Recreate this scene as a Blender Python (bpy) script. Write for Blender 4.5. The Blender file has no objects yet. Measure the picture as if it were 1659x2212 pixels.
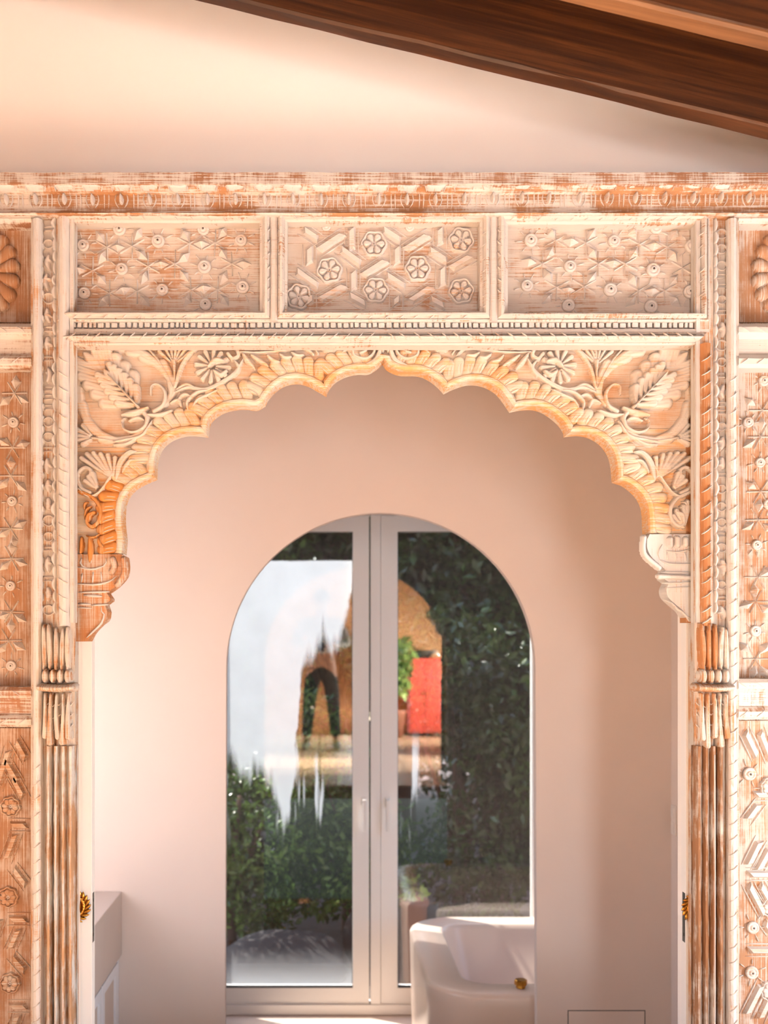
import bpy, bmesh, math, random
import numpy as np
from mathutils import Vector, Matrix, geometry

random.seed(7); RNG = np.random.default_rng(7)
SC = bpy.context.scene
COL = SC.collection
R = math.radians

# ------------------------------------------------------------------ camera, world, lights, exposure
F, VX, VY, HC = 2400.0, 690.0, 1390.0, 1.13      # focal length in pixels, vanishing point, lens height above the floor
cam_d = bpy.data.cameras.new('camera'); cam = bpy.data.objects.new('camera', cam_d); COL.objects.link(cam)
cam.location = (0, 0, HC); cam.rotation_euler = (R(90), 0, 0)
cam_d.sensor_fit = 'HORIZONTAL'; cam_d.sensor_width = 24.0; cam_d.lens = F / 1659 * 24.0
cam_d.shift_x = (829.5 - VX) / 1659; cam_d.shift_y = (VY - 1106) / 1659
cam_d.clip_start = 0.05
cam_d.dof.use_dof = True; cam_d.dof.focus_distance = 2.98; cam_d.dof.aperture_fstop = 2.8
SC.camera = cam

world = bpy.data.worlds.new('sky'); SC.world = world; world.use_nodes = True
wn = world.node_tree.nodes; wl = world.node_tree.links
sky = wn.new('ShaderNodeTexSky'); sky.sky_type = 'NISHITA'; sky.sun_disc = False
sky.sun_elevation = R(52); sky.sun_rotation = R(-25); sky.dust_density = 2.0
wn['Background'].inputs['Strength'].default_value = 0.55
wl.new(sky.outputs['Color'], wn['Background'].inputs['Color'])

def lamp(name, kind, loc, target, energy, color, sx=1, sy=1):
    d = bpy.data.lights.new(name, kind); d.energy = energy; d.color = color
    if kind == 'AREA':
        d.shape = 'RECTANGLE'; d.size = sx; d.size_y = sy
    o = bpy.data.objects.new(name, d); COL.objects.link(o); o.location = loc
    o.rotation_euler = (Vector(target) - Vector(loc)).to_track_quat('-Z', 'Y').to_euler()
    return o
sun = lamp('sun', 'SUN', (-7, 10, 11.5), (0.4, 5.6, -0.3), 6.5, (1.0, 0.95, 0.86)); sun.data.angle = R(0.6)
# daylight in the rear slit door, then four added lamps in made-up openings
lamp('daylight_rear_door', 'AREA', (0.66, -2.46, 0.85), (0.30, 5, 1.05), 74, (0.87, 0.95, 1.0), 0.40, 1.66)
lamp('key_lamp_right', 'AREA', (2.42, 1.72, 0.55), (0.3, 3.0, 2.05), 33, (0.97, 0.98, 1.0), 0.7, 0.7)  # added key from the low right; its wall opening is made up
floor_fill = lamp('floor_fill_right', 'AREA', (2.42, 1.15, 0.98), (0.10, 1.15, 0.0), 190, (1.0, 0.985, 0.95), 0.8, 0.5); floor_fill.data.spread = R(40)  # added area lamp on the floor, so its bounce lifts the wall above
rear_fill = lamp('rear_fill_right', 'AREA', (2.42, -0.95, 0.95), (-0.9, -2.5, 0.5), 120, (1.0, 0.95, 0.88), 0.7, 0.8); rear_fill.data.spread = R(100)  # added area lamp that brightens the rear wall for the mirrored view
lamp('bathroom_fill', 'AREA', (-1.46, 3.85, 0.95), (1.2, 4.4, 0.7), 3.0, (1.0, 0.97, 0.96), 0.8, 1.1)  # added fill; the side window it stands in is made up

SC.view_settings.view_transform = 'Standard'; SC.view_settings.look = 'None'
SC.view_settings.exposure = 0.80; SC.view_settings.gamma = 1.0
SC.view_settings.use_curve_mapping = False
SC.cycles.use_denoising = True
SC.cycles.max_bounces = 8; SC.cycles.diffuse_bounces = 4; SC.cycles.glossy_bounces = 4
SC.cycles.transparent_max_bounces = 12; SC.cycles.caustics_reflective = False; SC.cycles.caustics_refractive = False
SC.cycles.sample_clamp_indirect = 6.0

# ------------------------------------------------------------------ materials
def lin(c):
    return tuple(((v/255)/12.92 if v/255 <= 0.04045 else (((v/255)+0.055)/1.055)**2.4) for v in c) + (1,)
def mat(name, rgb, rough=0.6, metal=0.0, spec=0.5, bump=0, bscale=40, var=0.0, vscale=5):
    m = bpy.data.materials.new(name); m.use_nodes = True
    nt = m.node_tree; b = nt.nodes['Principled BSDF']
    b.inputs['Base Color'].default_value = lin(rgb); b.inputs['Roughness'].default_value = rough
    b.inputs['Metallic'].default_value = metal; b.inputs['Specular IOR Level'].default_value = spec
    geo = nt.nodes.new('ShaderNodeNewGeometry')
    if var:
        n = nt.nodes.new('ShaderNodeTexNoise'); n.inputs['Scale'].default_value = vscale; n.inputs['Detail'].default_value = 4
        nt.links.new(geo.outputs['Position'], n.inputs['Vector'])
        mx = nt.nodes.new('ShaderNodeMix'); mx.data_type = 'RGBA'
        mx.inputs['A'].default_value = lin([v*(1-var) for v in rgb]); mx.inputs['B'].default_value = lin([min(255, v*(1+var)) for v in rgb])
        nt.links.new(n.outputs['Fac'], mx.inputs['Factor']); nt.links.new(mx.outputs['Result'], b.inputs['Base Color'])
    if bump:
        n = nt.nodes.new('ShaderNodeTexNoise'); n.inputs['Scale'].default_value = bscale; n.inputs['Detail'].default_value = 4
        nt.links.new(geo.outputs['Position'], n.inputs['Vector'])
        bp = nt.nodes.new('ShaderNodeBump'); bp.inputs['Strength'].default_value = bump; bp.inputs['Distance'].default_value = 0.003
        nt.links.new(n.outputs['Fac'], bp.inputs['Height']); nt.links.new(bp.outputs['Normal'], b.inputs['Normal'])
    return m

def wash(name, white, wood, cover, grain='x', wood2=None, soft=0.07, cross=0.22, bump=0.35):
    """Old wood under a worn limewash: the wood shows in streaks along the grain and in rubbed patches."""
    m = bpy.data.materials.new(name); m.use_nodes = True
    nt = m.node_tree; N = nt.nodes.new; L = nt.links.new; b = nt.nodes['Principled BSDF']
    b.inputs['Roughness'].default_value = 0.8; b.inputs['Specular IOR Level'].default_value = 0.25
    geo = N('ShaderNodeNewGeometry'); oi = N('ShaderNodeObjectInfo')
    def noise(sc, detail, rough=0.6):
        mp = N('ShaderNodeMapping'); mp.inputs['Scale'].default_value = sc
        L(geo.outputs['Position'], mp.inputs['Vector'])
        n = N('ShaderNodeTexNoise'); n.inputs['Scale'].default_value = 1; n.inputs['Detail'].default_value = detail
        n.inputs['Roughness'].default_value = rough; L(mp.outputs['Vector'], n.inputs['Vector'])
        return n.outputs['Fac']
    a, c = (6, 330) if grain == 'x' else (330, 6)
    g1 = noise((a, 40, c), 5); g2 = noise((c*0.5, 30, a*3), 3); p = noise((9, 9, 9), 5, 0.65)
    def mth(op, x, y):
        q = N('ShaderNodeMath'); q.operation = op
        for k, v in ((0, x), (1, y)):
            if isinstance(v, (int, float)): q.inputs[k].default_value = v
            else: L(v, q.inputs[k])
        return q.outputs[0]
    s = mth('ADD', mth('MULTIPLY', g1, 0.5), mth('ADD', mth('MULTIPLY', g2, cross), mth('MULTIPLY', p, 0.5-cross*0.2)))
    s = mth('ADD', s, mth('MULTIPLY', mth('SUBTRACT', oi.outputs['Random'], 0.5), 0.05))
    mid = 0.61 - (cover-0.5)*0.42
    mr = N('ShaderNodeMapRange'); mr.inputs['From Min'].default_value = mid-soft; mr.inputs['From Max'].default_value = mid+soft
    L(s, mr.inputs['Value'])
    wm = N('ShaderNodeMix'); wm.data_type = 'RGBA'; wm.inputs['A'].default_value = lin(wood); wm.inputs['B'].default_value = lin(wood2 or wood)
    p2 = noise((4, 4, 14) if grain == 'x' else (14, 4, 4), 3); L(p2, wm.inputs['Factor'])
    mx = N('ShaderNodeMix'); mx.data_type = 'RGBA'; mx.inputs['B'].default_value = lin(white)
    L(wm.outputs['Result'], mx.inputs['A']); L(mr.outputs['Result'], mx.inputs['Factor'])
    L(mx.outputs['Result'], b.inputs['Base Color'])
    bp = N('ShaderNodeBump'); bp.inputs['Strength'].default_value = bump; bp.inputs['Distance'].default_value = 0.004
    L(mth('ADD', g1, mth('MULTIPLY', mr.outputs['Result'], 0.25)), bp.inputs['Height']); L(bp.outputs['Normal'], b.inputs['Normal'])
    return m

CREAM = (202, 193, 184)
M = {}
M['board']   = wash('wash_board', CREAM, (111, 76, 55), 0.60, 'x', (176, 128, 96), soft=0.04)
M['cornice'] = wash('wash_cornice', CREAM, (122, 81, 53), 0.60, 'x', (190, 142, 102), cross=0.14, soft=0.04)
M['rail']    = wash('wash_rail', CREAM, (135, 96, 72), 0.64, 'x', (194, 150, 116), cross=0.36, soft=0.035)
M['panel']   = wash('wash_panel', (192, 180, 169), (139, 100, 74), 0.83, 'x', (186, 144, 112), cross=0.06, soft=0.045)
M['panel_v'] = wash('wash_panel_upright', (192, 180, 169), (135, 96, 70), 0.70, 'z', (184, 140, 106), cross=0.06, soft=0.045)
M['panel_l'] = wash('wash_panel_dimmed', (180, 160, 145), (126, 91, 66), 0.66, 'z', (166, 122, 90), cross=0.06, soft=0.05)  # left bay panel, darkened in colour for light falling off leftwards
M['raised']  = wash('wash_raised', (201, 192, 185), (182, 146, 119), 0.90, 'x', (208, 170, 138), cross=0.08, soft=0.05)
M['raised_l'] = wash('wash_raised_dimmed', (188, 172, 156), (148, 109, 81), 0.66, 'x', (184, 142, 110), cross=0.08, soft=0.05)  # raised work of the left bay, darkened the same way for dimmer light
M['leaf']    = wash('wash_leafwork', (199, 187, 174), (189, 145, 104), 0.88, 'x', (214, 172, 132), soft=0.07, bump=0.2, cross=0.05)
M['ground']  = wash('wash_ground', (192, 176, 160), (167, 124, 89), 0.78, 'x', (200, 158, 120), soft=0.09, cross=0.05)
M['scale']   = wash('wash_scale', (199, 186, 167), (191, 135, 81), 0.76, 'x', (216, 166, 112), soft=0.07, bump=0.25, cross=0.05)
M['rim']     = wash('wash_rim', (206, 196, 181), (195, 137, 83), 0.70, 'x', (218, 170, 116), soft=0.07, cross=0.05)
M['ochre']   = wash('wash_ochre', (194, 170, 139), (172, 109, 50), 0.46, 'z', (198, 136, 76), soft=0.07, cross=0.05)
M['bracket'] = wash('wash_bracket', (194, 178, 163), (161, 107, 68), 0.54, 'z', (188, 134, 92), soft=0.05)
M['post']    = wash('wash_post', (197, 189, 179), (154, 107, 72), 0.70, 'z', (196, 148, 106), cross=0.12, soft=0.04)
M['post_w']  = wash('wash_post_pale', (204, 199, 194), (171, 128, 93), 0.80, 'z', (204, 162, 124), soft=0.05)
M['rope_b']  = wash('wash_rope_bare', (185, 164, 143), (141, 91, 55), 0.46, 'z', (180, 126, 84), cross=0.14, soft=0.05)
M['shaft']   = wash('wash_shaft', (201, 201, 199), (148, 113, 85), 0.74, 'z', (186, 150, 116), cross=0.05, soft=0.05)  # cooler, paler white put in for low daylight on the shaft
M['shaft_d'] = wash('wash_shaft_worn', (187, 180, 172), (111, 79, 57), 0.56, 'z', (152, 112, 80), cross=0.05, soft=0.05)
M['plaster'] = mat('plaster_warm', (252, 245, 239), 0.9, bump=0.05, bscale=60, var=0.01, spec=0.2)
M['plaster_b'] = mat('plaster_bath', (228, 211, 201), 0.85, bump=0.04, bscale=50, var=0.012, spec=0.2)
M['ochre_wall'] = mat('plaster_ochre', (204, 146, 98), 0.9, var=0.08, vscale=8)
M['terracotta'] = mat('terracotta', (206, 168, 132), 0.45, var=0.08, vscale=6)
M['joint']   = mat('tile_joint', (150, 110, 84), 0.9)
M['bathfloor'] = mat('bath_floor', (226, 206, 190), 0.5, var=0.02)
M['wood_floor'] = mat('wood_floor', (150, 94, 58), 0.5, var=0.1, vscale=4)
M['frame_w'] = mat('frame_white', (244, 238, 232), 0.45)
M['door_w']  = mat('door_white', (248, 243, 238), 0.5)
M['jamb']    = mat('jamb_white', (236, 220, 206), 0.55)
M['seal']    = mat('rubber_seal', (40, 34, 32), 0.7)
M['tub']     = mat('tub_stone', (228, 206, 190), 0.28, var=0.02, vscale=3)
M['brass']   = mat('brass', (196, 140, 62), 0.28, metal=1.0)
M['brass_d'] = mat('brass_aged', (150, 98, 40), 0.35, metal=1.0)
M['steel']   = mat('steel', (120, 118, 112), 0.35, metal=1.0)
M['counter'] = mat('counter_stone', (206, 190, 180), 0.55, var=0.02)
M['lacquer'] = mat('lacquer_white', (232, 232, 238), 0.4)
M['plastic'] = mat('switch_plastic', (232, 222, 214), 0.35)
M['red']     = mat('red_lacquer', (196, 66, 44), 0.5, var=0.06)
M['soil']    = mat('soil', (84, 74, 68), 0.95, bump=0.6, bscale=30, var=0.25, vscale=14)
M['stone']   = mat('garden_stone', (44, 41, 42), 0.9, bump=0.5, bscale=14, var=0.2, vscale=10)
M['bark']    = mat('bark', (72, 54, 42), 0.9, bump=0.6, bscale=30, var=0.2, vscale=12)
M['pot']     = mat('clay_pot', (150, 96, 70), 0.8, var=0.1)
M['pot_d'] = mat('clay_pot_dark', (112, 74, 58), 0.85, var=0.15)
M['skin']    = mat('skin', (214, 166, 138), 0.55)
M['hair']    = mat('hair', (52, 38, 30), 0.6)
M['trouser'] = mat('trouser_cloth', (44, 50, 46), 0.85)
M['shirt']   = mat('shirt_cloth', (226, 226, 226), 0.85)
M['shoe']    = mat('shoe_leather', (190, 196, 194), 0.6)
M['black']   = mat('black_body', (24, 24, 25), 0.4)
M['metal_d'] = mat('shadow_metal', (60, 58, 56), 0.5)

def beam_mat(name, c1, c2, c3):
    m = bpy.data.materials.new(name); m.use_nodes = True
    nt = m.node_tree; N = nt.nodes.new; L = nt.links.new; b = nt.nodes['Principled BSDF']
    geo = N('ShaderNodeNewGeometry'); mp = N('ShaderNodeMapping'); mp.inputs['Rotation'].default_value = (0, -0.239, 0)
    mp2 = N('ShaderNodeMapping'); mp2.inputs['Scale'].default_value = (1.6, 26, 60)
    L(geo.outputs['Position'], mp.inputs['Vector']); L(mp.outputs['Vector'], mp2.inputs['Vector'])
    n = N('ShaderNodeTexNoise'); n.inputs['Scale'].default_value = 1; n.inputs['Detail'].default_value = 7; n.inputs['Roughness'].default_value = 0.65
    n.inputs['Distortion'].default_value = 0.4
    L(mp2.outputs['Vector'], n.inputs['Vector'])
    r = N('ShaderNodeValToRGB'); e = r.color_ramp.elements
    e[0].position = 0.32; e[0].color = lin(c1); e[1].position = 0.70; e[1].color = lin(c3)
    k = r.color_ramp.elements.new(0.5); k.color = lin(c2)
    L(n.outputs['Fac'], r.inputs['Fac']); L(r.outputs['Color'], b.inputs['Base Color'])
    b.inputs['Roughness'].default_value = 0.5; b.inputs['Specular IOR Level'].default_value = 0.3
    bp = N('ShaderNodeBump'); bp.inputs['Strength'].default_value = 0.25; bp.inputs['Distance'].default_value = 0.003
    L(n.outputs['Fac'], bp.inputs['Height']); L(bp.outputs['Normal'], b.inputs['Normal'])
    return m
M['beam'] = beam_mat('beam_wood', (36, 19, 9), (58, 31, 13), (88, 50, 23))
M['beam_l'] = beam_mat('beam_wood_pale', (86, 56, 34), (110, 74, 46), (130, 92, 60))

def leaf_mat(name, rgb, rgb2):
    m = bpy.data.materials.new(name); m.use_nodes = True
    nt = m.node_tree; N = nt.nodes.new; L = nt.links.new; b = nt.nodes['Principled BSDF']
    geo = N('ShaderNodeNewGeometry')
    n = N('ShaderNodeTexNoise'); n.inputs['Scale'].default_value = 4; n.inputs['Detail'].default_value = 5
    L(geo.outputs['Position'], n.inputs['Vector'])
    mx = N('ShaderNodeMix'); mx.data_type = 'RGBA'; mx.inputs['A'].default_value = lin(rgb); mx.inputs['B'].default_value = lin(rgb2)
    mr = N('ShaderNodeMapRange'); mr.inputs['From Min'].default_value = 0.35; mr.inputs['From Max'].default_value = 0.65
    L(n.outputs['Fac'], mr.inputs['Value']); L(mr.outputs['Result'], mx.inputs['Factor'])
    L(mx.outputs['Result'], b.inputs['Base Color']); b.inputs['Roughness'].default_value = 0.26
    tr = N('ShaderNodeBsdfTranslucent'); L(mx.outputs['Result'], tr.inputs['Color'])
    ms = N('ShaderNodeMixShader'); ms.inputs['Fac'].default_value = 0.3
    L(b.outputs[0], ms.inputs[1]); L(tr.outputs[0], ms.inputs[2]); L(ms.outputs[0], nt.nodes['Material Output'].inputs['Surface'])
    return m
M['leaf_d'] = leaf_mat('leaf_dark', (22, 36, 16), (66, 92, 42))
M['leaf_m'] = leaf_mat('leaf_mid', (40, 64, 24), (104, 134, 58))
M['leaf_l'] = leaf_mat('leaf_light', (88, 118, 50), (164, 184, 104))

def glass_mat():
    """Window pane: clear, mirrors a little of the room, with a dusty film: mist along the foot, and a sunlit patch painted in higher up."""
    m = bpy.data.materials.new('window_glass'); m.use_nodes = True
    nt = m.node_tree; N = nt.nodes.new; L = nt.links.new
    nt.nodes.remove(nt.nodes['Principled BSDF'])
    geo = N('ShaderNodeNewGeometry'); sp = N('ShaderNodeSeparateXYZ'); L(geo.outputs['Position'], sp.inputs[0])
    def mth(op, x, y=0.0, c=False):
        q = N('ShaderNodeMath'); q.operation = op; q.use_clamp = c
        for k, v in ((0, x), (1, y)):
            if isinstance(v, (int, float)): q.inputs[k].default_value = v
            else: L(v, q.inputs[k])
        return q.outputs[0]
    def noise(sc, d):
        mp = N('ShaderNodeMapping'); mp.inputs['Scale'].default_value = sc; L(geo.outputs['Position'], mp.inputs['Vector'])
        n = N('ShaderNodeTexNoise'); n.inputs['Scale'].default_value = 1; n.inputs['Detail'].default_value = d; L(mp.outputs['Vector'], n.inputs['Vector'])
        return n.outputs['Fac']
    def rng(v, a, b_, lo=0.0, hi=1.0):
        q = N('ShaderNodeMapRange'); q.interpolation_type = 'SMOOTHSTEP'
        for k, w in (('From Min', a), ('From Max', b_), ('To Min', lo), ('To Max', hi)): q.inputs[k].default_value = w
        L(v, q.inputs['Value']); return q.outputs['Result']
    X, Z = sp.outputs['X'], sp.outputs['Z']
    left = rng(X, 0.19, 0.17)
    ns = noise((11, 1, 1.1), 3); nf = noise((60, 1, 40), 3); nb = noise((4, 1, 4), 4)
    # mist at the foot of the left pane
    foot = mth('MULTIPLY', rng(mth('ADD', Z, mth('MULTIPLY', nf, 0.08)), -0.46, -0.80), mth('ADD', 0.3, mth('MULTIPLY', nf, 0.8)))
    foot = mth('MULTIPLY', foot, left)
    # sunlight on the film, painted in: straight eave-shadow edge above, ragged leaf-shadow edges below
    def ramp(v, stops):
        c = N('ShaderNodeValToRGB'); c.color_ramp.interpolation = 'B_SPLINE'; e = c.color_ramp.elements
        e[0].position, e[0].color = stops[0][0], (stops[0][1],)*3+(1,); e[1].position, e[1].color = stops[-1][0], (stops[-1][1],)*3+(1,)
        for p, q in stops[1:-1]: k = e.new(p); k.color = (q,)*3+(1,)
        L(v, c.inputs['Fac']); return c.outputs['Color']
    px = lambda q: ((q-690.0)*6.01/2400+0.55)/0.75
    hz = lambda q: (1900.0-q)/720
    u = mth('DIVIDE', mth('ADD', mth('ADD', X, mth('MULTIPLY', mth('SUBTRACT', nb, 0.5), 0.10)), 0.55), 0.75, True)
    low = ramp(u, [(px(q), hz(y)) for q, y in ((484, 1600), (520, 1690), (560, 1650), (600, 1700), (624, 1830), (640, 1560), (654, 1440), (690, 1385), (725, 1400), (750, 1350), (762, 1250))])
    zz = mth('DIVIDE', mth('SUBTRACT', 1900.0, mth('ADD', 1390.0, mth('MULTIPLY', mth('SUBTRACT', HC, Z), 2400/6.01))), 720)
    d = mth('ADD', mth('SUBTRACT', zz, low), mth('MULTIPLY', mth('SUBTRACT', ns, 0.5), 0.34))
    sun_patch = mth('MULTIPLY', mth('MULTIPLY', rng(d, -0.03, 0.05), left), rng(mth('ADD', zz, mth('MULTIPLY', nb, 0.012)), 0.966, 0.958))
    sun_streaks = mth('MULTIPLY', rng(ns, 0.585, 0.66), mth('MULTIPLY', rng(zz, 0.08, 0.20), rng(zz, 0.46, 0.36)))
    sun_patch = mth('MAXIMUM', sun_patch, mth('MULTIPLY', sun_streaks, rng(X, 0.62, 0.50)))
    sun_patch = mth('MULTIPLY', sun_patch, mth('ADD', 0.72, mth('MULTIPLY', nb, 0.4)))
    mist_and_sun = mth('ADD', mth('MULTIPLY', sun_patch, 0.5), mth('ADD', mth('MULTIPLY', foot, 0.5), 0.003), True)
    tr = N('ShaderNodeBsdfTransparent'); gl = N('ShaderNodeBsdfGlossy'); gl.inputs['Roughness'].default_value = 0.0
    ml = N('ShaderNodeMixShader'); ml.inputs['Fac'].default_value = 0.11; L(tr.outputs[0], ml.inputs[1]); L(gl.outputs[0], ml.inputs[2])
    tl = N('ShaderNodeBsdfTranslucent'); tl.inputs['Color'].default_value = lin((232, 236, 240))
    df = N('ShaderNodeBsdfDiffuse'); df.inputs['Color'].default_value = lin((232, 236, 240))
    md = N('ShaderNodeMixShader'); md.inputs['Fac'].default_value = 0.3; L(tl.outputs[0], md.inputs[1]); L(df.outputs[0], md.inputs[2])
    out = N('ShaderNodeMixShader'); L(mist_and_sun, out.inputs['Fac']); L(ml.outputs[0], out.inputs[1]); L(md.outputs[0], out.inputs[2])
    L(out.outputs[0], nt.nodes['Material Output'].inputs['Surface'])
    return m
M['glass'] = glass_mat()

# ------------------------------------------------------------------ helpers
def W(px, py, Y):
    """Point seen at a photo pixel when it lies Y metres in front of the lens."""
    return Vector(((px-VX)*Y/F, Y, HC-(py-VY)*Y/F))

def link(name, me, m, parent=None, smooth=False):
    o = bpy.data.objects.new(name, me); COL.objects.link(o)
    if m is not None and not me.materials: me.materials.append(m)
    if parent is not None: o.parent = parent
    if smooth: me.polygons.foreach_set('use_smooth', [True]*len(me.polygons))
    return o
def empty(name, loc=(0, 0, 0)):
    o = bpy.data.objects.new(name, None); COL.objects.link(o); o.location = loc; o.empty_display_size = 0.1
    return o
def tag(o, label=None, cat=None, group=None, kind=None):
    for k, v in (('label', label), ('category', cat), ('group', group), ('kind', kind)):
        if v: o[k] = v
    return o

class MB:
    def __init__(s): s.v = []; s.f = []
    def add(s, vs, fs):
        n = len(s.v); s.v += [tuple(v) for v in vs]; s.f += [tuple(i+n for i in f) for f in fs]
    def box(s, x0, x1, y0, y1, z0, z1, bev=0.0):
        if bev <= 0:
            vs = [(x, y, z) for x in (x0, x1) for y in (y0, y1) for z in (z0, z1)]
            s.add(vs, [(0, 1, 3, 2), (4, 6, 7, 5), (0, 4, 5, 1), (2, 3, 7, 6), (0, 2, 6, 4), (1, 5, 7, 3)])
        else:
            bm = bmesh.new(); bmesh.ops.create_cube(bm, size=1)
            for v in bm.verts: v.co = Vector((x0+(v.co.x+.5)*(x1-x0), y0+(v.co.y+.5)*(y1-y0), z0+(v.co.z+.5)*(z1-z0)))
            bmesh.ops.bevel(bm, geom=bm.edges[:], offset=bev, segments=2, profile=0.6, affect='EDGES')
            s.bm(bm)
    def bm(s, bm):
        bm.verts.index_update()
        s.add([v.co.copy() for v in bm.verts], [[v.index for v in f.verts] for f in bm.faces]); bm.free()
    def boxp(s, x0, y0, x1, y1, Yf, Yb, bev=0.0):
        a = W(x0, y0, Yf); b = W(x1, y1, Yf)
        s.box(min(a.x, b.x), max(a.x, b.x), Yf, Yb, min(a.z, b.z), max(a.z, b.z), bev)
    def prism(s, poly, Yf, Yb, Ys=None):
        """Pixel polygon (scaled at depth Ys) pulled from Yf back to Yb."""
        Ys = Ys or Yf; pts = [W(x, y, Ys) for x, y in poly]; n = len(pts)
        tris = geometry.tessellate_polygon([[Vector((p.x, p.z, 0)) for p in pts]])
        vs = [(p.x, Yf, p.z) for p in pts] + [(p.x, Yb, p.z) for p in pts]
        fs = [tuple(t) for t in tris] + [tuple(i+n for i in reversed(t)) for t in tris]
        fs += [(i, (i+1) % n, n+(i+1) % n, n+i) for i in range(n)]
        s.add(vs, fs)
    def ridge(s, pts, w, h, Y, taper=True, n=None):
        """Rounded raised line along pixel points: w half width in px, h height in metres, standing on plane Y."""
        P = spline(pts, n or max(2, int(plen(pts)/9)+1)); k = len(P); k_ = Y/F
        d = np.gradient(P, axis=0); d /= np.linalg.norm(d, axis=1)[:, None]+1e-9
        nr = np.stack([-d[:, 1], d[:, 0]], 1); rows = []
        for i in range(k):
            u = i/(k-1); t = (0.35+0.65*math.sin(math.pi*min(1, max(0, u)))**0.5) if taper else 1
            for o, hh in ((-1, -.003), (-.6, .75), (0, 1), (.6, .75), (1, -.003)):
                q = P[i]+nr[i]*w*t*o
                rows.append(((q[0]-VX)*k_, Y-(h*t*hh if hh > 0 else hh), HC-(q[1]-VY)*k_))
        fs = [(i*5+j, i*5+j+1, i*5+j+6, i*5+j+5) for i in range(k-1) for j in range(4)]
        fs += [(0, 1, 2, 3, 4), tuple((k-1)*5+j for j in (4, 3, 2, 1, 0))]
        s.add(rows, fs)
    def mesh(s, name):
        me = bpy.data.meshes.new(name); me.from_pydata(s.v, [], s.f); me.update()
        bm = bmesh.new(); bm.from_mesh(me); bmesh.ops.recalc_face_normals(bm, faces=bm.faces); bm.to_mesh(me); bm.free()
        return me
    def build(s, name, m, parent=None, smooth=False):
        return link(name, s.mesh(name), m, parent, smooth)

def plen(p):
    p = np.asarray(p, float); return float(np.linalg.norm(np.diff(p, axis=0), axis=1).sum())
def spline(pts, n):
    """Catmull-Rom through the points, n samples at about even spacing."""
    p = np.asarray(pts, float)
    if len(p) == 2: return p[0]+(p[1]-p[0])*np.linspace(0, 1, n)[:, None]
    q = np.vstack([2*p[0]-p[1], p, 2*p[-1]-p[-2]]); out = []
    for i in range(1, len(q)-2):
        t = np.linspace(0, 1, 16, endpoint=False)[:, None]; a, b, c, d = q[i-1], q[i], q[i+1], q[i+2]
        out.append(0.5*((2*b)+(c-a)*t+(2*a-5*b+4*c-d)*t*t+(3*b-a-3*c+d)*t**3))
    out = np.vstack(out+[p[-1:]])
    return resample(out, n)
def resample(p, n):
    s = np.concatenate([[0], np.cumsum(np.linalg.norm(np.diff(p, axis=0), axis=1))])
    t = np.linspace(0, s[-1], n)
    return np.stack([np.interp(t, s, p[:, k]) for k in range(2)], 1)

def S(pts, w, h=0.014, kind='leaf', prof=0.6, h0=0.0, gv=0.0):
    """One carved stroke: pixel points, half width in px, height in m. kind shapes the width along it."""
    n = max(4, int(plen(pts)/1.6)); P = spline(pts, n); u = np.linspace(0, 1, n)
    if kind == 'leaf': wd = w*np.maximum(0.18, np.sin(np.pi*np.clip(u*0.94+0.03, 0, 1))**0.6)
    elif kind == 'drop': wd = w*(0.30+0.70*u**0.8)
    elif kind == 'tail': wd = w*(1-0.8*u)
    else: wd = np.full(n, float(w))
    return (P, wd, h*1.6, prof, h0*1.35, gv)

def relief(name, strokes, Y0, m, parent, res=1.7):
    """Carved relief standing on plane Y0: the union of rounded strokes, meshed on a fine grid and clipped to the carving."""
    mn = np.min([(s[0]-s[1][:, None]).min(0) for s in strokes], axis=0)-res*1.5
    mx = np.max([(s[0]+s[1][:, None]).max(0) for s in strokes], axis=0)+res*1.5
    gx = np.arange(mn[0], mx[0]+res, res); gy = np.arange(mn[1], mx[1]+res, res)
    H = np.full((len(gy), len(gx)), -1.0)
    for P, wd, h, prof, h0, gv in strokes:
        wm = wd.max(); i0 = max(0, int((P[:, 0].min()-wm-mn[0])/res)); i1 = int((P[:, 0].max()+wm-mn[0])/res)+2
        j0 = max(0, int((P[:, 1].min()-wm-mn[1])/res)); j1 = int((P[:, 1].max()+wm-mn[1])/res)+2
        ax, ay = gx[i0:i1], gy[j0:j1]
        T = np.full((len(ay), len(ax)), 9.0)
        for q, w in zip(P, wd):
            T = np.minimum(T, ((ax[None, :]-q[0])**2+(ay[:, None]-q[1])**2)/(w*w))
        T = np.sqrt(T)
        hh = np.where(T < 1, h0+h*np.clip(1-T*T, 0, 1)**prof*(1-gv*np.exp(-(T/0.32)**2)), -1.0)
        H[j0:j1, i0:i1] = np.maximum(H[j0:j1, i0:i1], hh)
    on = H >= 0
    cell = on[:-1, :-1] | on[1:, :-1] | on[:-1, 1:] | on[1:, 1:]
    used = np.zeros_like(on); used[:-1, :-1] |= cell; used[1:, :-1] |= cell; used[:-1, 1:] |= cell; used[1:, 1:] |= cell
    idx = np.full(on.shape, -1, int); idx[used] = np.arange(used.sum())
    jj, ii = np.nonzero(used); k = Y0/F
    hz = np.where(on[used], H[used], -0.002)
    co = np.stack([(gx[ii]-VX)*k, Y0-hz, HC-(gy[jj]-VY)*k], 1)
    cj, ci = np.nonzero(cell)
    fc = np.stack([idx[cj, ci], idx[cj+1, ci], idx[cj+1, ci+1], idx[cj, ci+1]], 1)
    me = bpy.data.meshes.new(name)
    me.vertices.add(len(co)); me.vertices.foreach_set('co', co.ravel())
    me.loops.add(fc.size); me.loops.foreach_set('vertex_index', fc.ravel())
    me.polygons.add(len(fc)); me.polygons.foreach_set('loop_start', np.arange(len(fc))*4)
    me.update(calc_edges=True); me.polygons.foreach_set('use_smooth', np.ones(len(fc), bool)); me.validate()
    return link(name, me, m, parent)

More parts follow.
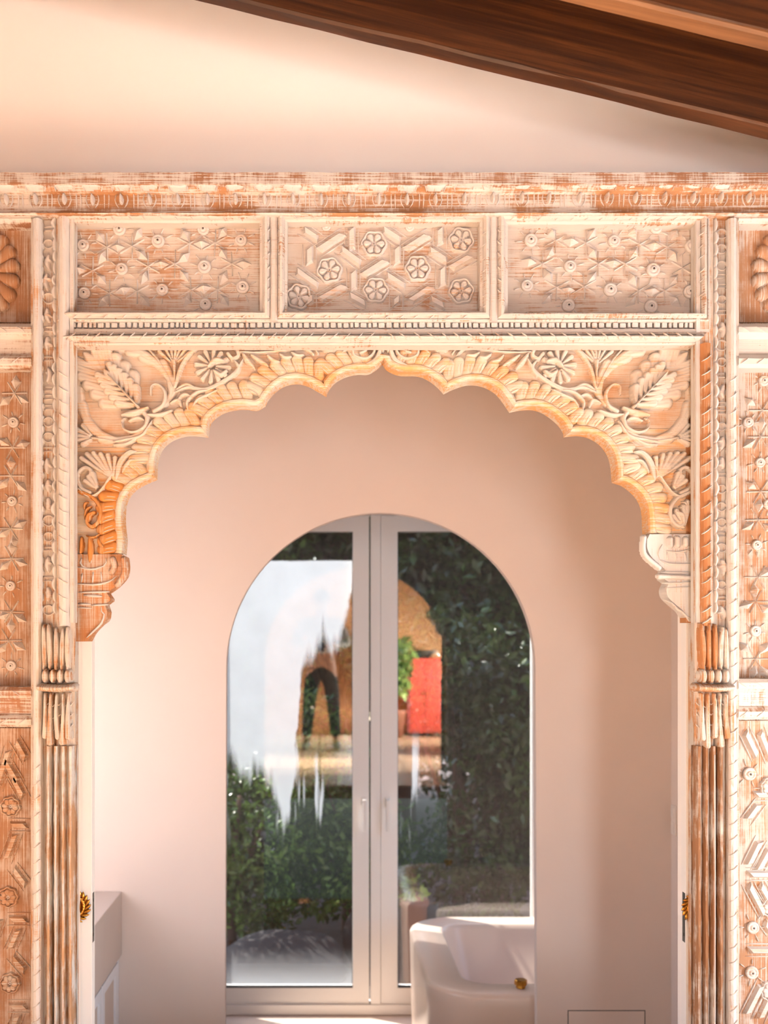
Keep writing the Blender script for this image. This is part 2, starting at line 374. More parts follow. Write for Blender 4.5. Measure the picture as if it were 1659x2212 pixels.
def lathe(prof, n=20, axis='y'):
    """prof: (radius, height); turned about -Y (towards the lens) or about Z."""
    mb = MB(); k = len(prof); vs = []
    for r, h in prof:
        for j in range(n):
            a = 2*math.pi*j/n
            vs.append((r*math.cos(a), -h, r*math.sin(a)) if axis == 'y' else (r*math.cos(a), r*math.sin(a), h))
    fs = [(i*n+j, i*n+(j+1) % n, (i+1)*n+(j+1) % n, (i+1)*n+j) for i in range(k-1) for j in range(n)]
    fs += [tuple(range(n)), tuple((k-1)*n+j for j in range(n))]
    mb.add(vs, fs); return mb
def place(name, me, px, py, Y, parent, ang=0.0, sc=1.0, sz=None):
    o = bpy.data.objects.new(name, me); COL.objects.link(o); o.parent = parent
    o.location = W(px, py, Y); o.rotation_euler = (0, -ang, 0); o.scale = sz or (sc, sc, sc)
    return o
def tube(mb, pts, rad, n=8):
    """Round bar through world points with radii."""
    P = [Vector(p) for p in pts]; rows = []
    for i, p in enumerate(P):
        d = (P[min(i+1, len(P)-1)]-P[max(i-1, 0)]).normalized()
        u = d.orthogonal().normalized(); v = d.cross(u); r = rad[i] if isinstance(rad, (list, tuple)) else rad
        rows += [p+u*r*math.cos(2*math.pi*j/n)+v*r*math.sin(2*math.pi*j/n) for j in range(n)]
    fs = [(i*n+j, i*n+(j+1) % n, (i+1)*n+(j+1) % n, (i+1)*n+j) for i in range(len(P)-1) for j in range(n)]
    fs += [tuple(range(n)), tuple((len(P)-1)*n+j for j in range(n))]
    mb.add(rows, fs)

# ------------------------------------------------------------------ the setting
def struct(o, kind='structure'):
    o['kind'] = kind; return o
YW = 3.06                                   # camera-side face of the wall that carries the carved surround
XL, XR = (163-VX)*YW/F, (1507-VX)*YW/F      # door opening
ZB = HC-2.0                                 # bathroom floor, lower than the room with the lens
def ceil_z(x): return HC+1.593-0.243*(x+0.32)+0.27
def wall_mb(): return MB()

mb = MB()
ZT = HC-(800-VY)*YW/F+0.06
for x0, x1, z0, z1 in ((-2.45, XL, ZB, 2.4), (XR, 2.45, ZB, 2.4), (XL, XR, ZT, 2.4)):
    mb.box(x0, x1, YW, YW+0.05, z0, z1)
mb.add([(-2.45, YW, 2.4), (2.45, YW, 2.4), (2.45, YW, 2.45), (-2.45, YW, 3.7), (-2.45, YW+.05, 2.4), (2.45, YW+.05, 2.4), (2.45, YW+.05, 2.45), (-2.45, YW+.05, 3.7)],
       [(0, 1, 2, 3), (4, 7, 6, 5), (0, 4, 5, 1), (1, 5, 6, 2), (2, 6, 7, 3), (3, 7, 4, 0)])
for x0, x1, z0, z1 in ((-1.55, XL+0.0, ZB, 3.1), (XR, 1.55, ZB, 3.1), (XL, XR, ZT, 3.1)):
    mb.box(x0, x1, YW+0.13, YW+0.17, z0, z1)
struct(mb.build('wall_front', M['plaster']))
mb = MB(); mb.box(-2.45, 2.45, -2.6, YW, -0.1, -0.015)
fl = struct(mb.build('floor', M['joint']))
tile_me = None
mbt = MB(); mbt.box(-0.195, 0.195, -0.195, 0.195, -0.02, 0.0, 0.004); tile_me = mbt.mesh('tile'); tile_me.materials.append(M['terracotta'])
for i in range(12):
    for j in range(14):
        t = bpy.data.objects.new('tile', tile_me); COL.objects.link(t); t.parent = fl
        t.location = (-2.2+i*0.4, -2.38+j*0.4, random.uniform(-.0015, .0015))
mb = MB(); mb.box(-2.55, -2.45, -2.6, YW+.05, -.1, 3.75); struct(mb.build('wall_left', M['plaster']))
mb = MB()                                    # right wall with two openings added for the lamps
for y0, y1, z0, z1 in ((-2.6, -2.2, -.1, 2.6), (-.6, .55, -.1, 2.6), (2.15, YW+.05, -.1, 2.6), (-2.2, -.6, 1.45, 2.6), (-2.2, -.6, -.1, .05), (.55, 2.15, 1.36, 2.6), (.55, 2.15, -.1, .08)):
    mb.box(2.45, 2.55, y0, y1, z0, z1)
struct(mb.build('wall_right', M['plaster']))
mb = MB()                                    # rear wall with a narrow door opening
for x0, x1, z0, z1 in ((-2.45, .44, -.1, 3.75), (.88, 2.45, -.1, 3.75), (.44, .88, 2.2, 3.75), (.44, .88, -.1, 0.0)):
    mb.box(x0, x1, -2.6, -2.5, z0, z1)
struct(mb.build('wall_rear', M['ochre_wall']))
# plank ceiling on sloping rafters
ce = MB(); a, b = -2.55, 2.55
ce.add([(a, -2.6, ceil_z(a)+.03), (b, -2.6, ceil_z(b)+.03), (b, YW+.05, ceil_z(b)+.03), (a, YW+.05, ceil_z(a)+.03),
        (a, -2.6, ceil_z(a)+.10), (b, -2.6, ceil_z(b)+.10), (b, YW+.05, ceil_z(b)+.10), (a, YW+.05, ceil_z(a)+.10)],
       [(0, 1, 2, 3), (7, 6, 5, 4), (0, 4, 5, 1), (1, 5, 6, 2), (2, 6, 7, 3), (3, 7, 4, 0)])
ceil = struct(ce.build('ceiling', M['beam']))
def slope_bar(name, y0, y1, zlo, zhi, m, parent=None, y1r=None, y0r=None, jag=0.0, n=40):
    """Bar that follows the roof slope from left to right; y0 is its near face, zlo and zhi measured down from the ceiling plane."""
    mb = MB(); rows = []
    for i in range(n+1):
        x = -2.44+4.88*i/n; u = i/n; c = ceil_z(x)
        ya = y0+((y0r if y0r is not None else y0)-y0)*u; yb = y1
        j = [random.uniform(-jag, jag) for _ in range(3)]
        rows += [(x, ya, c-zlo+j[0]+0.006), (x, ya+0.006, c-zlo+j[1]), (x, yb-.004, c-zlo+j[2]*.5), (x, yb, c-zlo+.004), (x, yb, c-zhi), (x, ya, c-zhi)]
    fs = [(i*6+k, i*6+(k+1) % 6, (i+1)*6+(k+1) % 6, (i+1)*6+k) for i in range(n) for k in range(6)]
    fs += [(0, 1, 2, 3, 4, 5), tuple(n*6+k for k in range(5, -1, -1))]
    mb.add(rows, fs); return mb.build(name, m, parent)
for k, yy in enumerate(np.arange(-2.5, 3.0, 0.30)):
    slope_bar('plank', yy+.003, yy+.295, 0.0, -0.029, M['beam'], ceil, n=2)
r1 = struct(slope_bar('ceiling_beam', 2.722, 2.75, 0.27, 0.0, M['beam'], y0r=2.672, jag=0.0025))
r1['label'] = 'dark stained rafter nearest the carved cornice'
r2 = struct(slope_bar('ceiling_beam', 2.335, 2.396, 0.27, 0.0, M['beam'], jag=0.0025))
lp = slope_bar('lining_board', 2.338, 2.393, 0.2765, 0.266, M['beam_l'], r2, jag=0.0008); lp['label'] = 'paler board under the rafter'
for yy in (1.70, 1.05, 0.40, -0.25, -0.9, -1.55):
    struct(slope_bar('ceiling_beam', yy-.06, yy, 0.27, 0.0, M['beam'], jag=0.002, n=20))

# ------- bathroom
YA = 4.45; TA = 0.05                         # partition with the arched opening
XBR = (1450-VX)*YA/F; XBL = -1.5
def arch_outline():
    cx, r, ys = 823.0, 334.0, 1442.0
    pts = [(cx-r-4, 2190)]
    pts += [(cx-r*math.cos(t), ys-r*math.sin(t)) for t in np.linspace(0, math.pi, 49)]
    pts += [(cx+r+4, 2190)]
    return pts
ao = arch_outline(); s = YA/F
zf = ZB; ztop = 3.1
hole = [((x-VX)*s, HC-(y-VY)*s) for x, y in ao]; hole[0] = (hole[0][0], zf); hole[-1] = (hole[-1][0], zf)
poly = [(XBL, zf)]+hole+[(1.6, zf), (1.6, ztop), (XBL, ztop)]
pts = [Vector((x, z, 0)) for x, z in poly]; n = len(pts)
mb = MB(); tris = geometry.tessellate_polygon([pts])
mb.add([(p.x, YA, p.y) for p in pts]+[(p.x, YA+TA, p.y) for p in pts],
       [tuple(t) for t in tris]+[tuple(i+n for i in reversed(t)) for t in tris]+[(i, (i+1) % n, n+(i+1) % n, n+i) for i in range(n)])
struct(mb.build('wall_arch', M['plaster_b']))
mb = MB(); mb.box(-2.0, 2.6, YW+.17, YA+.6, ZB-.1, ZB); struct(mb.build('floor_bathroom', M['wood_floor']))
mb = MB(); mb.box(-2.0, 2.6, YA+.6, 6.25, ZB-.1, ZB); struct(mb.build('floor_alcove', M['bathfloor']))
mb = MB(); mb.box(-2.0, 2.6, YW+.05, 6.3, 3.1, 3.2); struct(mb.build('ceiling_bathroom', M['wood_floor']))
mb = MB()  # left wall with an opening added for the fill lamp
for y0, y1, z0, z1 in ((YW+.17, 3.4, ZB, 3.1), (4.3, YA, ZB, 3.1), (3.4, 4.3, ZB, 0.35), (3.4, 4.3, 1.55, 3.1)):
    mb.box(XBL-.1, XBL, y0, y1, z0, z1)
struct(mb.build('wall_bathroom_left', M['plaster_b']))
mb = MB(); mb.box(XBR, XBR+.1, YW+.17, YA, ZB, 3.1); struct(mb.build('wall_bathroom_right', M['plaster_b']))
mb = MB(); mb.box(-2.0, -1.3, YA+TA, 6.2, ZB, 3.1); struct(mb.build('wall_alcove_left', M['plaster_b']))
mb = MB(); mb.box(2.5, 2.6, YA+TA, 6.2, ZB, 3.1); struct(mb.build('wall_alcove_right', M['plaster_b']))
# outer wall round the window
YG = 6.0
wx0, wx1 = (412-VX)*YG/F, (1215-VX)*YG/F
wz1 = HC-(1104-VY)*YG/F; wz0 = HC-(2193-VY)*YG/F
mb = MB()
for x0, x1, z0, z1 in ((-2.0, wx0, ZB, 3.1), (wx1, 2.6, ZB, 3.1), (wx0, wx1, wz1, 3.1), (wx0, wx1, ZB-.1, wz0)):
    mb.box(x0, x1, YG-.02, YG+.072, z0, z1)
struct(mb.build('wall_window', M['plaster_b']))
# window: casing, two sashes with pane, seal and handle
win = struct(empty('window_1', W(810, 2193, YG)))
def rel(o):                                  # keep world placement under an Empty
    o.location = -Vector(o.parent.location); return o
mb = MB()
mb.boxp(412, 1104, 440, 2193, YG-.012, YG+.07, .003); mb.boxp(1187, 1104, 1215, 2193, YG-.012, YG+.07, .003)
mb.boxp(412, 1104, 1215, 1112, YG-.012, YG+.07, .003); mb.boxp(412, 2171, 1215, 2193, YG-.03, YG+.07, .004)
rel(mb.build('casing', M['frame_w'], win))
mb = MB(); mb.boxp(800.5, 1112, 822, 2171, YG-.022, YG+.03, .003); rel(mb.build('astragal', M['frame_w'], win))
for x0, x1, sx0, sx1, hx in ((441, 797.5, 474, 762, 787), (822.8, 1186, 859, 1150, 838)):
    sash = MB(); t, bt, gt, gb = 1113, 2169.5, 1148, 2133
    sash.boxp(x0, t, sx0, bt, YG-.014, YG+.05, .003); sash.boxp(sx1, t, x1, bt, YG-.014, YG+.05, .003)
    sash.boxp(sx0-1, t, sx1+1, gt, YG-.014, YG+.05, .003); sash.boxp(sx0-1, gb, sx1+1, bt, YG-.014, YG+.05, .003)
    so = rel(sash.build('sash', M['frame_w'], win))
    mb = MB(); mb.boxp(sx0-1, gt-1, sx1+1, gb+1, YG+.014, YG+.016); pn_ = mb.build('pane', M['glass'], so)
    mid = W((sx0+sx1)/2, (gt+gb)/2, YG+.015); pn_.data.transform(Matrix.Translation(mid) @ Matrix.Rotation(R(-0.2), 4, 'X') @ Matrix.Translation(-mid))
    mb = MB()
    mb.boxp(sx0-1, gt-1, sx0+.8, gb+1, YG-.002, YG+.009); mb.boxp(sx1-1.4, gt-1, sx1+1, gb+1, YG-.002, YG+.009)
    mb.boxp(sx0, gt-1, sx1, gt+1.2, YG-.002, YG+.009); mb.boxp(sx0, gb-2.0, sx1, gb+1, YG-.0142, YG+.009)
    mb.build('seal', M['seal'], so)
    mb = MB(); mb.boxp(hx-5, 1722, hx+5, 1745, YG-.024, YG-.013, .002); c = W(hx, 1729, YG)
    tube(mb, [(c.x, YG-.02, c.z), (c.x, YG-.052, c.z), (c.x-.002, YG-.056, c.z-.01)], .0085, 10)
    q = W(hx, 1792, YG); mb.box(c.x-.012, c.x+.009, YG-.068, YG-.050, q.z, c.z+.012, .004)
    mb.build('handle', M['frame_w'], so)

# pocket doors and jamb linings
YD = 3.125
def pocket(name, x_edge, side, label):
    d = MB(); x_far = x_edge+side*0.34
    x0, x1 = sorted((x_edge, x_far)); d.box(x0, x1, YD, YD+.042, 0.0, ZT-.02, .0015)
    o = struct(d.build(name, M['door_w'])); o['label'] = label
    return o
dl = pocket('door_1', (198.5-VX)*YD/F, -1, 'white pocket door in the left jamb')
dr = pocket('door_2', (1482-VX)*YD/F, 1, 'white pocket door in the right jamb')
def knob(c, parent):
    """Round brass pull with a wreath of laurel leaves round it."""
    b_ = lathe([(0, .002), (.012, .002), (.022, .004), (.027, .010), (.021, .020), (.010, .024), (0, .025)], 24)
    o = link('knob', b_.mesh('knob'), M['brass_d'], parent, True); o.location = c
    b_ = lathe([(.024, 0), (.044, 0), (.044, .004), (.024, .005)], 32); o = link('rose', b_.mesh('rose'), M['brass_d'], parent); o.location = c
    lf = lathe([(.0006, 0), (.0028, .004), (.0046, .010), (.0042, .016), (.002, .021), (.0004, .024)], 8, 'z').mesh('laurel_leaf')
    lf.materials.append(M['brass']); lf.polygons.foreach_set('use_smooth', [True]*len(lf.polygons))
    for k in range(22):
        for sg in (-1, 1):
            a = 2*math.pi*k/22; r = .0345
            l = bpy.data.objects.new('laurel_leaf', lf); COL.objects.link(l); l.parent = parent
            l.location = (c[0]+r*math.cos(a), c[1]-.008, c[2]+r*math.sin(a))
            l.rotation_euler = (0, -(a+sg*0.55)+ (0 if True else 0), 0)
kz = HC-(1957-VY)*YD/F
knob(((159-VX)*YD/F, YD, kz), dl); knob(((1508.5-VX)*YD/F, YD, kz-.005), dr)
for parent, px, sg in ((dl, 198.5, 1), (dr, 1482, -1)):
    x = (px-VX)*YD/F; mb = MB(); z0, z1 = HC-(2038-VY)*YD/F, HC-(1931-VY)*YD/F
    mb.box(min(x, x+sg*.0006), max(x, x+sg*.0006), YD+.008, YD+.030, z0, z1); o = mb.build('latch_plate', M['steel'], parent)
    mb = MB()
    for k in (.12, .82): mb.box(min(x, x+sg*.001), max(x, x+sg*.001), YD+.014, YD+.022, z0+(z1-z0)*k, z0+(z1-z0)*(k+.06))
    mb.build('latch_slot', M['metal_d'], parent)
mb = MB(); mb.box(XL-.012, XL+.0015, YW+.004, YD-.008, 0, ZT); o = mb.build('trim_1', M['jamb']); struct(o)
mb = MB(); mb.box((1501-VX)*3.09/F, XR+.012, YW+.004, YD-.008, 0, ZT); o = mb.build('trim_2', M['jamb']); struct(o)

# vanity along the left bathroom wall
van = empty('vanity_cabinet', (-1.15, 3.9, ZB)); tag(van, 'low white vanity cabinet with beige stone top along the bathroom wall behind the left door', 'cabinet')
xv = -426.4*YA/F; zt = HC-.992; z2 = HC-1.246
mb = MB(); mb.box(XBL+.006, xv, 3.30, YA-.002, z2, zt, .004); rel(mb.build('countertop', M['counter'], van))
mb = MB(); mb.box(XBL+.006, xv-.012, 3.32, YA-.002, ZB, z2)
body = rel(mb.build('body', M['lacquer'], van))
for y0, y1 in ((3.46, 3.68), (3.78, 4.0), (4.10, 4.318)):
    mb = MB(); zb, z1 = ZB+.1, HC-1.292
    for a, b, c, d in ((y0-.045, y0, ZB+.05, z1+.04), (y1, y1+.045, ZB+.05, z1+.04), (y0, y1, z1, z1+.04), (y0, y1, ZB+.05, zb)):
        mb.box(xv-.013, xv-.001, a, b, c, d, .001)
    dr_ = rel(mb.build('door', M['lacquer'], van))
    mb = MB(); mb.box(xv-.013, xv-.009, y0-.001, y1+.001, zb, z1+.001); p_ = mb.build('door_panel', M['counter'], dr_)

# bath
def rrect(x0, x1, y0, y1, r, n=8):
    out = []
    for cx, cy, a0 in ((x1-r, y1-r, 0), (x0+r, y1-r, 90), (x0+r, y0+r, 180), (x1-r, y0+r, 270)):
        out += [(cx+r*math.cos(R(a0+90*k/n)), cy+r*math.sin(R(a0+90*k/n))) for k in range(n+1)]
    return out
bath = empty('bathtub', (1.2, 5.3, ZB)); tag(bath, 'beige stone bathtub with thick rounded rim standing before the garden window', 'bathtub')
zr = HC-1.455; bx0, bx1, by0, by1 = .462, 2.2, 4.60, 5.93
mb = MB(); rows = []; loops = [(.03, ZB, .22), (.012, ZB+.03, .24), (.0, zr-.06, .25), (.0, zr-.022, .25), (.006, zr-.008, .245), (.02, zr, .235), (.15, zr, .13), (.162, zr-.006, .12), (.168, zr-.03, .115), (.178, zr-.05, .11), (.25, ZB+.12, .10), (.32, ZB+.09, .06)]
nn = 0
for ins, z, r_ in loops:
    rr = rrect(bx0+ins, bx1-ins, by0+ins, by1-ins, r_); nn = len(rr); rows += [(x, y, z) for x, y in rr]
fs = [(i*nn+j, i*nn+(j+1) % nn, (i+1)*nn+(j+1) % nn, (i+1)*nn+j) for i in range(len(loops)-1) for j in range(nn)]
fs += [tuple(range(nn)), tuple((len(loops)-1)*nn+j for j in range(nn))]
mb.add(rows, fs); o = rel(mb.build('shell', M['tub'], bath)); o.data.polygons.foreach_set('use_smooth', [True]*len(o.data.polygons))
c = W(1125, 2120, 4.69); kb = lathe([(0, 0), (.018, 0), (.021, .004), (.020, .012), (.027, .015), (.0275, .034), (.024, .037), (0, .037)], 8, 'z')
o = link('valve_knob', kb.mesh('valve_knob'), M['brass'], bath); o.location = Vector((c.x, 4.69, zr))-bath.location; o['label'] = 'faceted brass valve knob on the rim'

# light switch, access panel
sw = empty('light_switch', (XBR, (5.83/5.9)*YA, HC-.71)); tag(sw, 'tall white light switch plate on the shaded bathroom wall at right', 'switch')
ys0 = XBR*F/(1463-VX); ys1 = XBR*F/(1453.5-VX); z0 = HC-(1806-VY)*ys0/F; z1 = HC-(1742-VY)*ys0/F
mb = MB(); mb.box(XBR-.008, XBR, ys0, ys1, z0, z1, .002); rel(mb.build('plate', M['plastic'], sw))
for k in (0, 1):
    h = (z1-z0)/2; mb = MB(); mb.box(XBR-.012, XBR-.007, ys0+.010, ys1-.010, z0+h*k+.008, z0+h*(k+1)-.008, .001); rel(mb.build('rocker', M['plastic'], sw))
ap = MB(); a = W(1228, 2184, YA); b = W(1392, 2300, YA)
ap.box(a.x, b.x, YA-.0015, YA+.0, ZB+.12, a.z); o = ap.build('access_panel', M['plaster_b'])
tag(o, 'flush plaster access panel low on the wall right of the arched opening', 'panel')
mb = MB(); w_ = .0035
mb.box(a.x-w_, a.x, YA-.0006, YA, ZB+.12, a.z+w_); mb.box(b.x, b.x+w_, YA-.0006, YA, ZB+.12, a.z+w_); mb.box(a.x-w_, b.x+w_, YA-.0006, YA, a.z, a.z+w_)
mb.build('gap', M['metal_d'], o)

# ------------------------------------------------------------------ the carved surround
SUR = empty('carved_door_surround', (0, 0, 0))
tag(SUR, 'limewashed carved wooden door surround with scalloped arch, inset panels and columns', 'door surround')
YB = 3.0                                     # plane of the backing boards
def jit(a): return random.uniform(-a, a)

def moulding_h(name, x0, x1, prof, Y, m, parent=SUR, step=18, jag=0.35, miter0=0, miter1=0, mb=None):
    """Horizontal moulding: prof = [(py, height in m)] from top to bottom, drawn at depth Y; miter shifts the ends by so many px per px of profile."""
    own = mb is None; mb = mb or MB(); n = max(2, int(abs(x1-x0)/step)); k = len(prof); rows = []; y0 = prof[0][0]; kk = (Y-max(h for _, h in prof))/F
    for i in range(n+1):
        for py, h in prof:
            a = x0+miter0*(py-y0); b = x1+miter1*(py-y0); x = a+(b-a)*i/n
            rows.append(((x-VX)*kk, Y-h-abs(jit(.0012))*(h > 0), HC-(py+jit(jag)-VY)*kk))
    fs = [(i*k+j, i*k+j+1, (i+1)*k+j+1, (i+1)*k+j) for i in range(n) for j in range(k-1)]
    fs += [(i*k+k-1, i*k, (i+1)*k, (i+1)*k+k-1) for i in range(n)]
    fs += [tuple(range(k)), tuple(n*k+j for j in range(k-1, -1, -1))]
    mb.add(rows, fs)
    return mb.build(name, m, parent) if own else mb
def moulding_v(name, y0, y1, prof, Y, m, parent=SUR, step=18, jag=0.35, mb=None):
    own = mb is None; mb = mb or MB(); n = max(2, int(abs(y1-y0)/step)); k = len(prof); rows = []; kk = (Y-max(h for _, h in prof))/F
    for i in range(n+1):
        y = y0+(y1-y0)*i/n
        for px, h in prof:
            rows.append(((px+jit(jag)-VX)*kk, Y-h-abs(jit(.0012))*(h > 0), HC-(y-VY)*kk))
    fs = [(i*k+j, i*k+j+1, (i+1)*k+j+1, (i+1)*k+j) for i in range(n) for j in range(k-1)]
    fs += [(i*k+k-1, i*k, (i+1)*k, (i+1)*k+k-1) for i in range(n)]
    fs += [tuple(range(k)), tuple(n*k+j for j in range(k-1, -1, -1))]
    mb.add(rows, fs)
    return mb.build(name, m, parent) if own else mb
def half_round(a, b, h, n=6, base=0.0):
    return [(a+(b-a)*(0.5-0.5*math.cos(math.pi*i/n)), base+h*math.sin(math.pi*i/n)) for i in range(n+1)]

# --- head board, cornice
LX, RX = -150, 1815
moulding_h('top_board', LX, RX, [(366, 0), (369, .075), (372, .086), (397, .088), (399, .07), (400, 0)], 2.985, M['board'], jag=0.9, step=9)
cor = moulding_h('cornice', LX, RX, [(396, 0), (398, .074), (402, .074), (409, .060), (413, .047), (440, .046), (450, .047), (453, .058), (457, .064), (460, .060), (461, 0)], 2.985, M['cornice'], jag=0.6, step=8)
YC = 2.9385
cm = {}
def unit_mesh(key, fn):
    if key not in cm: mb = MB(); fn(mb); cm[key] = mb.mesh(key)
    return cm[key]
CX0 = VX
pitch = 61.6
lob = None
first = 16.3-61.6*3
k = 0
xs = []
while first+k*pitch < RX-40: xs.append(first+k*pitch+jit(2.0)); k += 1
ynoise = lambda x: (-3 if x > 1000 else 0)
for i, x in enumerate(xs):
    y = 432+ynoise(x)+jit(1)
    mb = MB(); mb.ridge([(x-8, y-16), (x-14, y-4), (x-12, y+8), (x-6, y+17)], 1.7, .007, YC)
    mb.ridge([(x+8, y-16), (x+14, y-4), (x+12, y+8), (x+6, y+17)], 1.7, .007, YC)
    o = mb.build('bracket_curve', M['raised'], cor, True)
    o = relief('bead_drop', [S([(x+jit(1), y-9), (x+jit(1), y+9)], 5, .015, 'leaf', .7)], YC, M['raised'], cor)
    xm = x+pitch/2
    mb = MB()
    for d in (-4.5, 4.5): mb.ridge([(xm+d+jit(.6), 408+ynoise(x)), (xm+d+jit(.8), 430+ynoise(x)), (xm+d+jit(.6), 451+ynoise(x))], 2.0, .008, YC+.001, n=5)
    mb.build('double_bar', M['raised'], cor, True)
    # roll of the fringe with its scooped ends
    yy = 404+ynoise(x)+jit(.8)
    relief('fringe_roll', [S([(x-20, yy-1), (x-12, yy+2), (x+12, yy+2+jit(1.5)), (x+20, yy-1)], 5.0, .012, 'const', .55)], 2.921, M['post_w'], cor)
    mb = MB(); mb.ridge([(xm-12, yy+9), (xm-9, yy-2), (xm, yy-7), (xm+9, yy-2), (xm+12, yy+9)], 1.8, .010, 2.914)
    mb.build('fringe_arc', M['raised'], cor, True)

# --- backing boards
mb = MB()
mb.boxp(60, 455, 1600, 745, YB+.012, YW)
mb.build('backing_board', M['panel'], SUR)

# --- the three framed panels
def ring(name, o, i, prof, Y, m, parent, seg=16, jag=.4):
    """Mitred frame between the outer and inner pixel rectangles; prof = [(t across, height)]."""
    mb = MB(); kk = (Y-.055)/F; k = len(prof)
    O = [(o[0], o[1]), (o[2], o[1]), (o[2], o[3]), (o[0], o[3])]; I = [(i[0], i[1]), (i[2], i[1]), (i[2], i[3]), (i[0], i[3])]
    for sd in range(4):
        a, b, c, d = O[sd], O[(sd+1) % 4], I[sd], I[(sd+1) % 4]
        n = max(3, int(math.dist(a, b)/seg)); rows = []
        for q in range(n+1):
            u = q/n
            for t, h in prof:
                p0 = (a[0]+(c[0]-a[0])*t, a[1]+(c[1]-a[1])*t); p1 = (b[0]+(d[0]-b[0])*t, b[1]+(d[1]-b[1])*t)
                jx = jag if 0 < q < n else 0
                x = p0[0]+(p1[0]-p0[0])*u+jit(jx); y = p0[1]+(p1[1]-p0[1])*u+jit(jx)
                rows.append(((x-VX)*kk, Y-h-(abs(jit(.0010)) if 0 < q < n else 0), HC-(y-VY)*kk))
        mb.add(rows, [(q*k+j, q*k+j+1, (q+1)*k+j+1, (q+1)*k+j) for q in range(n) for j in range(k-1)])
    return mb.build(name, m, parent)
FP = [(0, 0), (0.02, .050), (.16, .056), (.22, .050), (.30, .058), (.45, .070), (.60, .070), (.74, .060), (.80, .050), (.98, .044), (1.0, -.004)]
PANELS = [((122, 457, 592, 694), (152, 479, 560, 669)), ((592, 457, 1066, 694), (621, 477, 1037, 669)), ((1066, 457, 1534, 694), (1099, 482, 1508, 672))]
YP = 3.0
def rope_marks(mb, x0, x1, y, Y, slope=9, half=8, pitch=27, w=1.5, h=.006, curve=3):
    x = x0+pitch*.6
    while x < x1-6:
        xx = x+jit(2.5); mb.ridge([(xx+slope+jit(1), y-half), (xx+curve*.4, y), (xx-slope+jit(1), y+half)], w*random.uniform(.7, 1.2), h*random.uniform(.6, 1.2), Y, n=5)
        x += pitch*random.uniform(.9, 1.1)
def rope_marks_v(mb, x, y0, y1, Y, half=9, slope=7, pitch=27, w=1.5, h=.006):
    y = y0+pitch*.5
    while y < y1-6:
        yy = y+jit(2.5); mb.ridge([(x-half, yy+slope+jit(1)), (x, yy+1.5), (x+half, yy-slope+jit(1))], w*random.uniform(.7, 1.2), h*random.uniform(.6, 1.2), Y, n=5)
        y += pitch*random.uniform(.9, 1.1)
pan = []
for o_, i_ in PANELS:
    f = ring('panel_frame', o_, i_, FP, YP, M['rail'], SUR)
    rm = MB(); sgn = -1 if o_[0] < 1000 else 1
    rope_marks(rm, o_[0]+24, o_[2]-28, o_[1]+11, YP-.062, -9*(1 if sgn < 0 else -1), 7, 33)
    rope_marks(rm, o_[0]+24, o_[2]-28, o_[3]-13, YP-.064, 9*(1 if sgn < 0 else -1), 7, 33)
    rope_marks_v(rm, o_[2]-16, o_[1]+30, o_[3]-30, YP-.064, 8, 7, 26)
    if o_[0] > 500: rope_marks_v(rm, o_[0]+15, o_[1]+30, o_[3]-30, YP-.064, 7, -6, 26)
    rm.build('rope_marks', M['raised'], f, True)
    mb = MB(); n = 26; x0, y0, x1, y1 = i_[0]-4, i_[1]-4, i_[2]+4, i_[3]+4
    mb.boxp(x0, y0, x1, y1, YP-.004, YP+.02)
    p = mb.build('carved_panel', M['panel'], SUR); pan.append(p)
    # gently hollowed fillets on the recess walls come with the frame
# flat stiles standing between the frames
for x0, x1 in ((583, 600), (1058, 1076)):
    moulding_v('stile', 459, 693, [(x0, 0), (x0+1, .058), (x0+5, .062), (x1-5, .062), (x1-1, .058), (x1, 0)], YP, M['raised'], jag=.5)

YQ = YP-.004
boss_p = [(0, -.001), (.0175, -.001), (.0178, .004), (.0165, .009), (.0125, .0115), (.0112, .0095), (.0085, .0095), (.0075, .012), (.0055, .0135), (.0030, .0135), (.0020, .009), (.0016, .003)]
bl_ = lathe(boss_p[1:], 18); nf_ = len(bl_.f); hole_ = lathe([(.0026, .0128), (.0026, .0142), (0.0001, .0142)], 8); bl_.add(hole_.v, hole_.f)
boss_me = bl_.mesh('boss'); boss_me.materials.append(M['raised']); boss_me.materials.append(M['soil'])
boss_me.polygons.foreach_set('use_smooth', [True]*len(boss_me.polygons)); boss_me.polygons.foreach_set('material_index', [0]*nf_+[1]*(len(boss_me.polygons)-nf_))
bar_mb = MB(); L_ = .034
bar_mb.add([(-L_, .002, -.0026), (-L_, .002, .0026), (-L_, -.0052, 0), (L_, .002, -.0026), (L_, .002, .0026), (L_, -.0052, 0)],
           [(0, 1, 2), (3, 5, 4), (0, 2, 5, 3), (1, 4, 5, 2), (0, 3, 4, 1)])
bar_me = bar_mb.mesh('star_bar'); bar_me.materials.append(M['raised'])
dia_mb = MB(); a_, b_, h_ = .0235, .0150, .0200
dia_mb.add([(-a_, .001, 0), (0, .001, -b_), (a_, .001, 0), (0, .001, b_), (-.003, -h_, 0), (.003, -h_, 0)],
           [(0, 1, 4), (1, 5, 4), (1, 2, 5), (2, 3, 5), (3, 4, 5), (3, 0, 4), (0, 3, 2, 1)])
dia_me = dia_mb.mesh('diamond'); dia_me.materials.append(M['raised'])
ray_mb = MB(); rl = .013
ray_mb.add([(0, .001, -.0014), (0, .001, .0014), (0, -.004, 0), (rl, .001, 0), (rl*.5, -.0035, 0)], [(0, 1, 2), (0, 2, 4), (0, 4, 3), (1, 4, 2), (1, 3, 4), (0, 3, 1)])
ray_me = ray_mb.mesh('ray'); ray_me.materials.append(M['raised'])

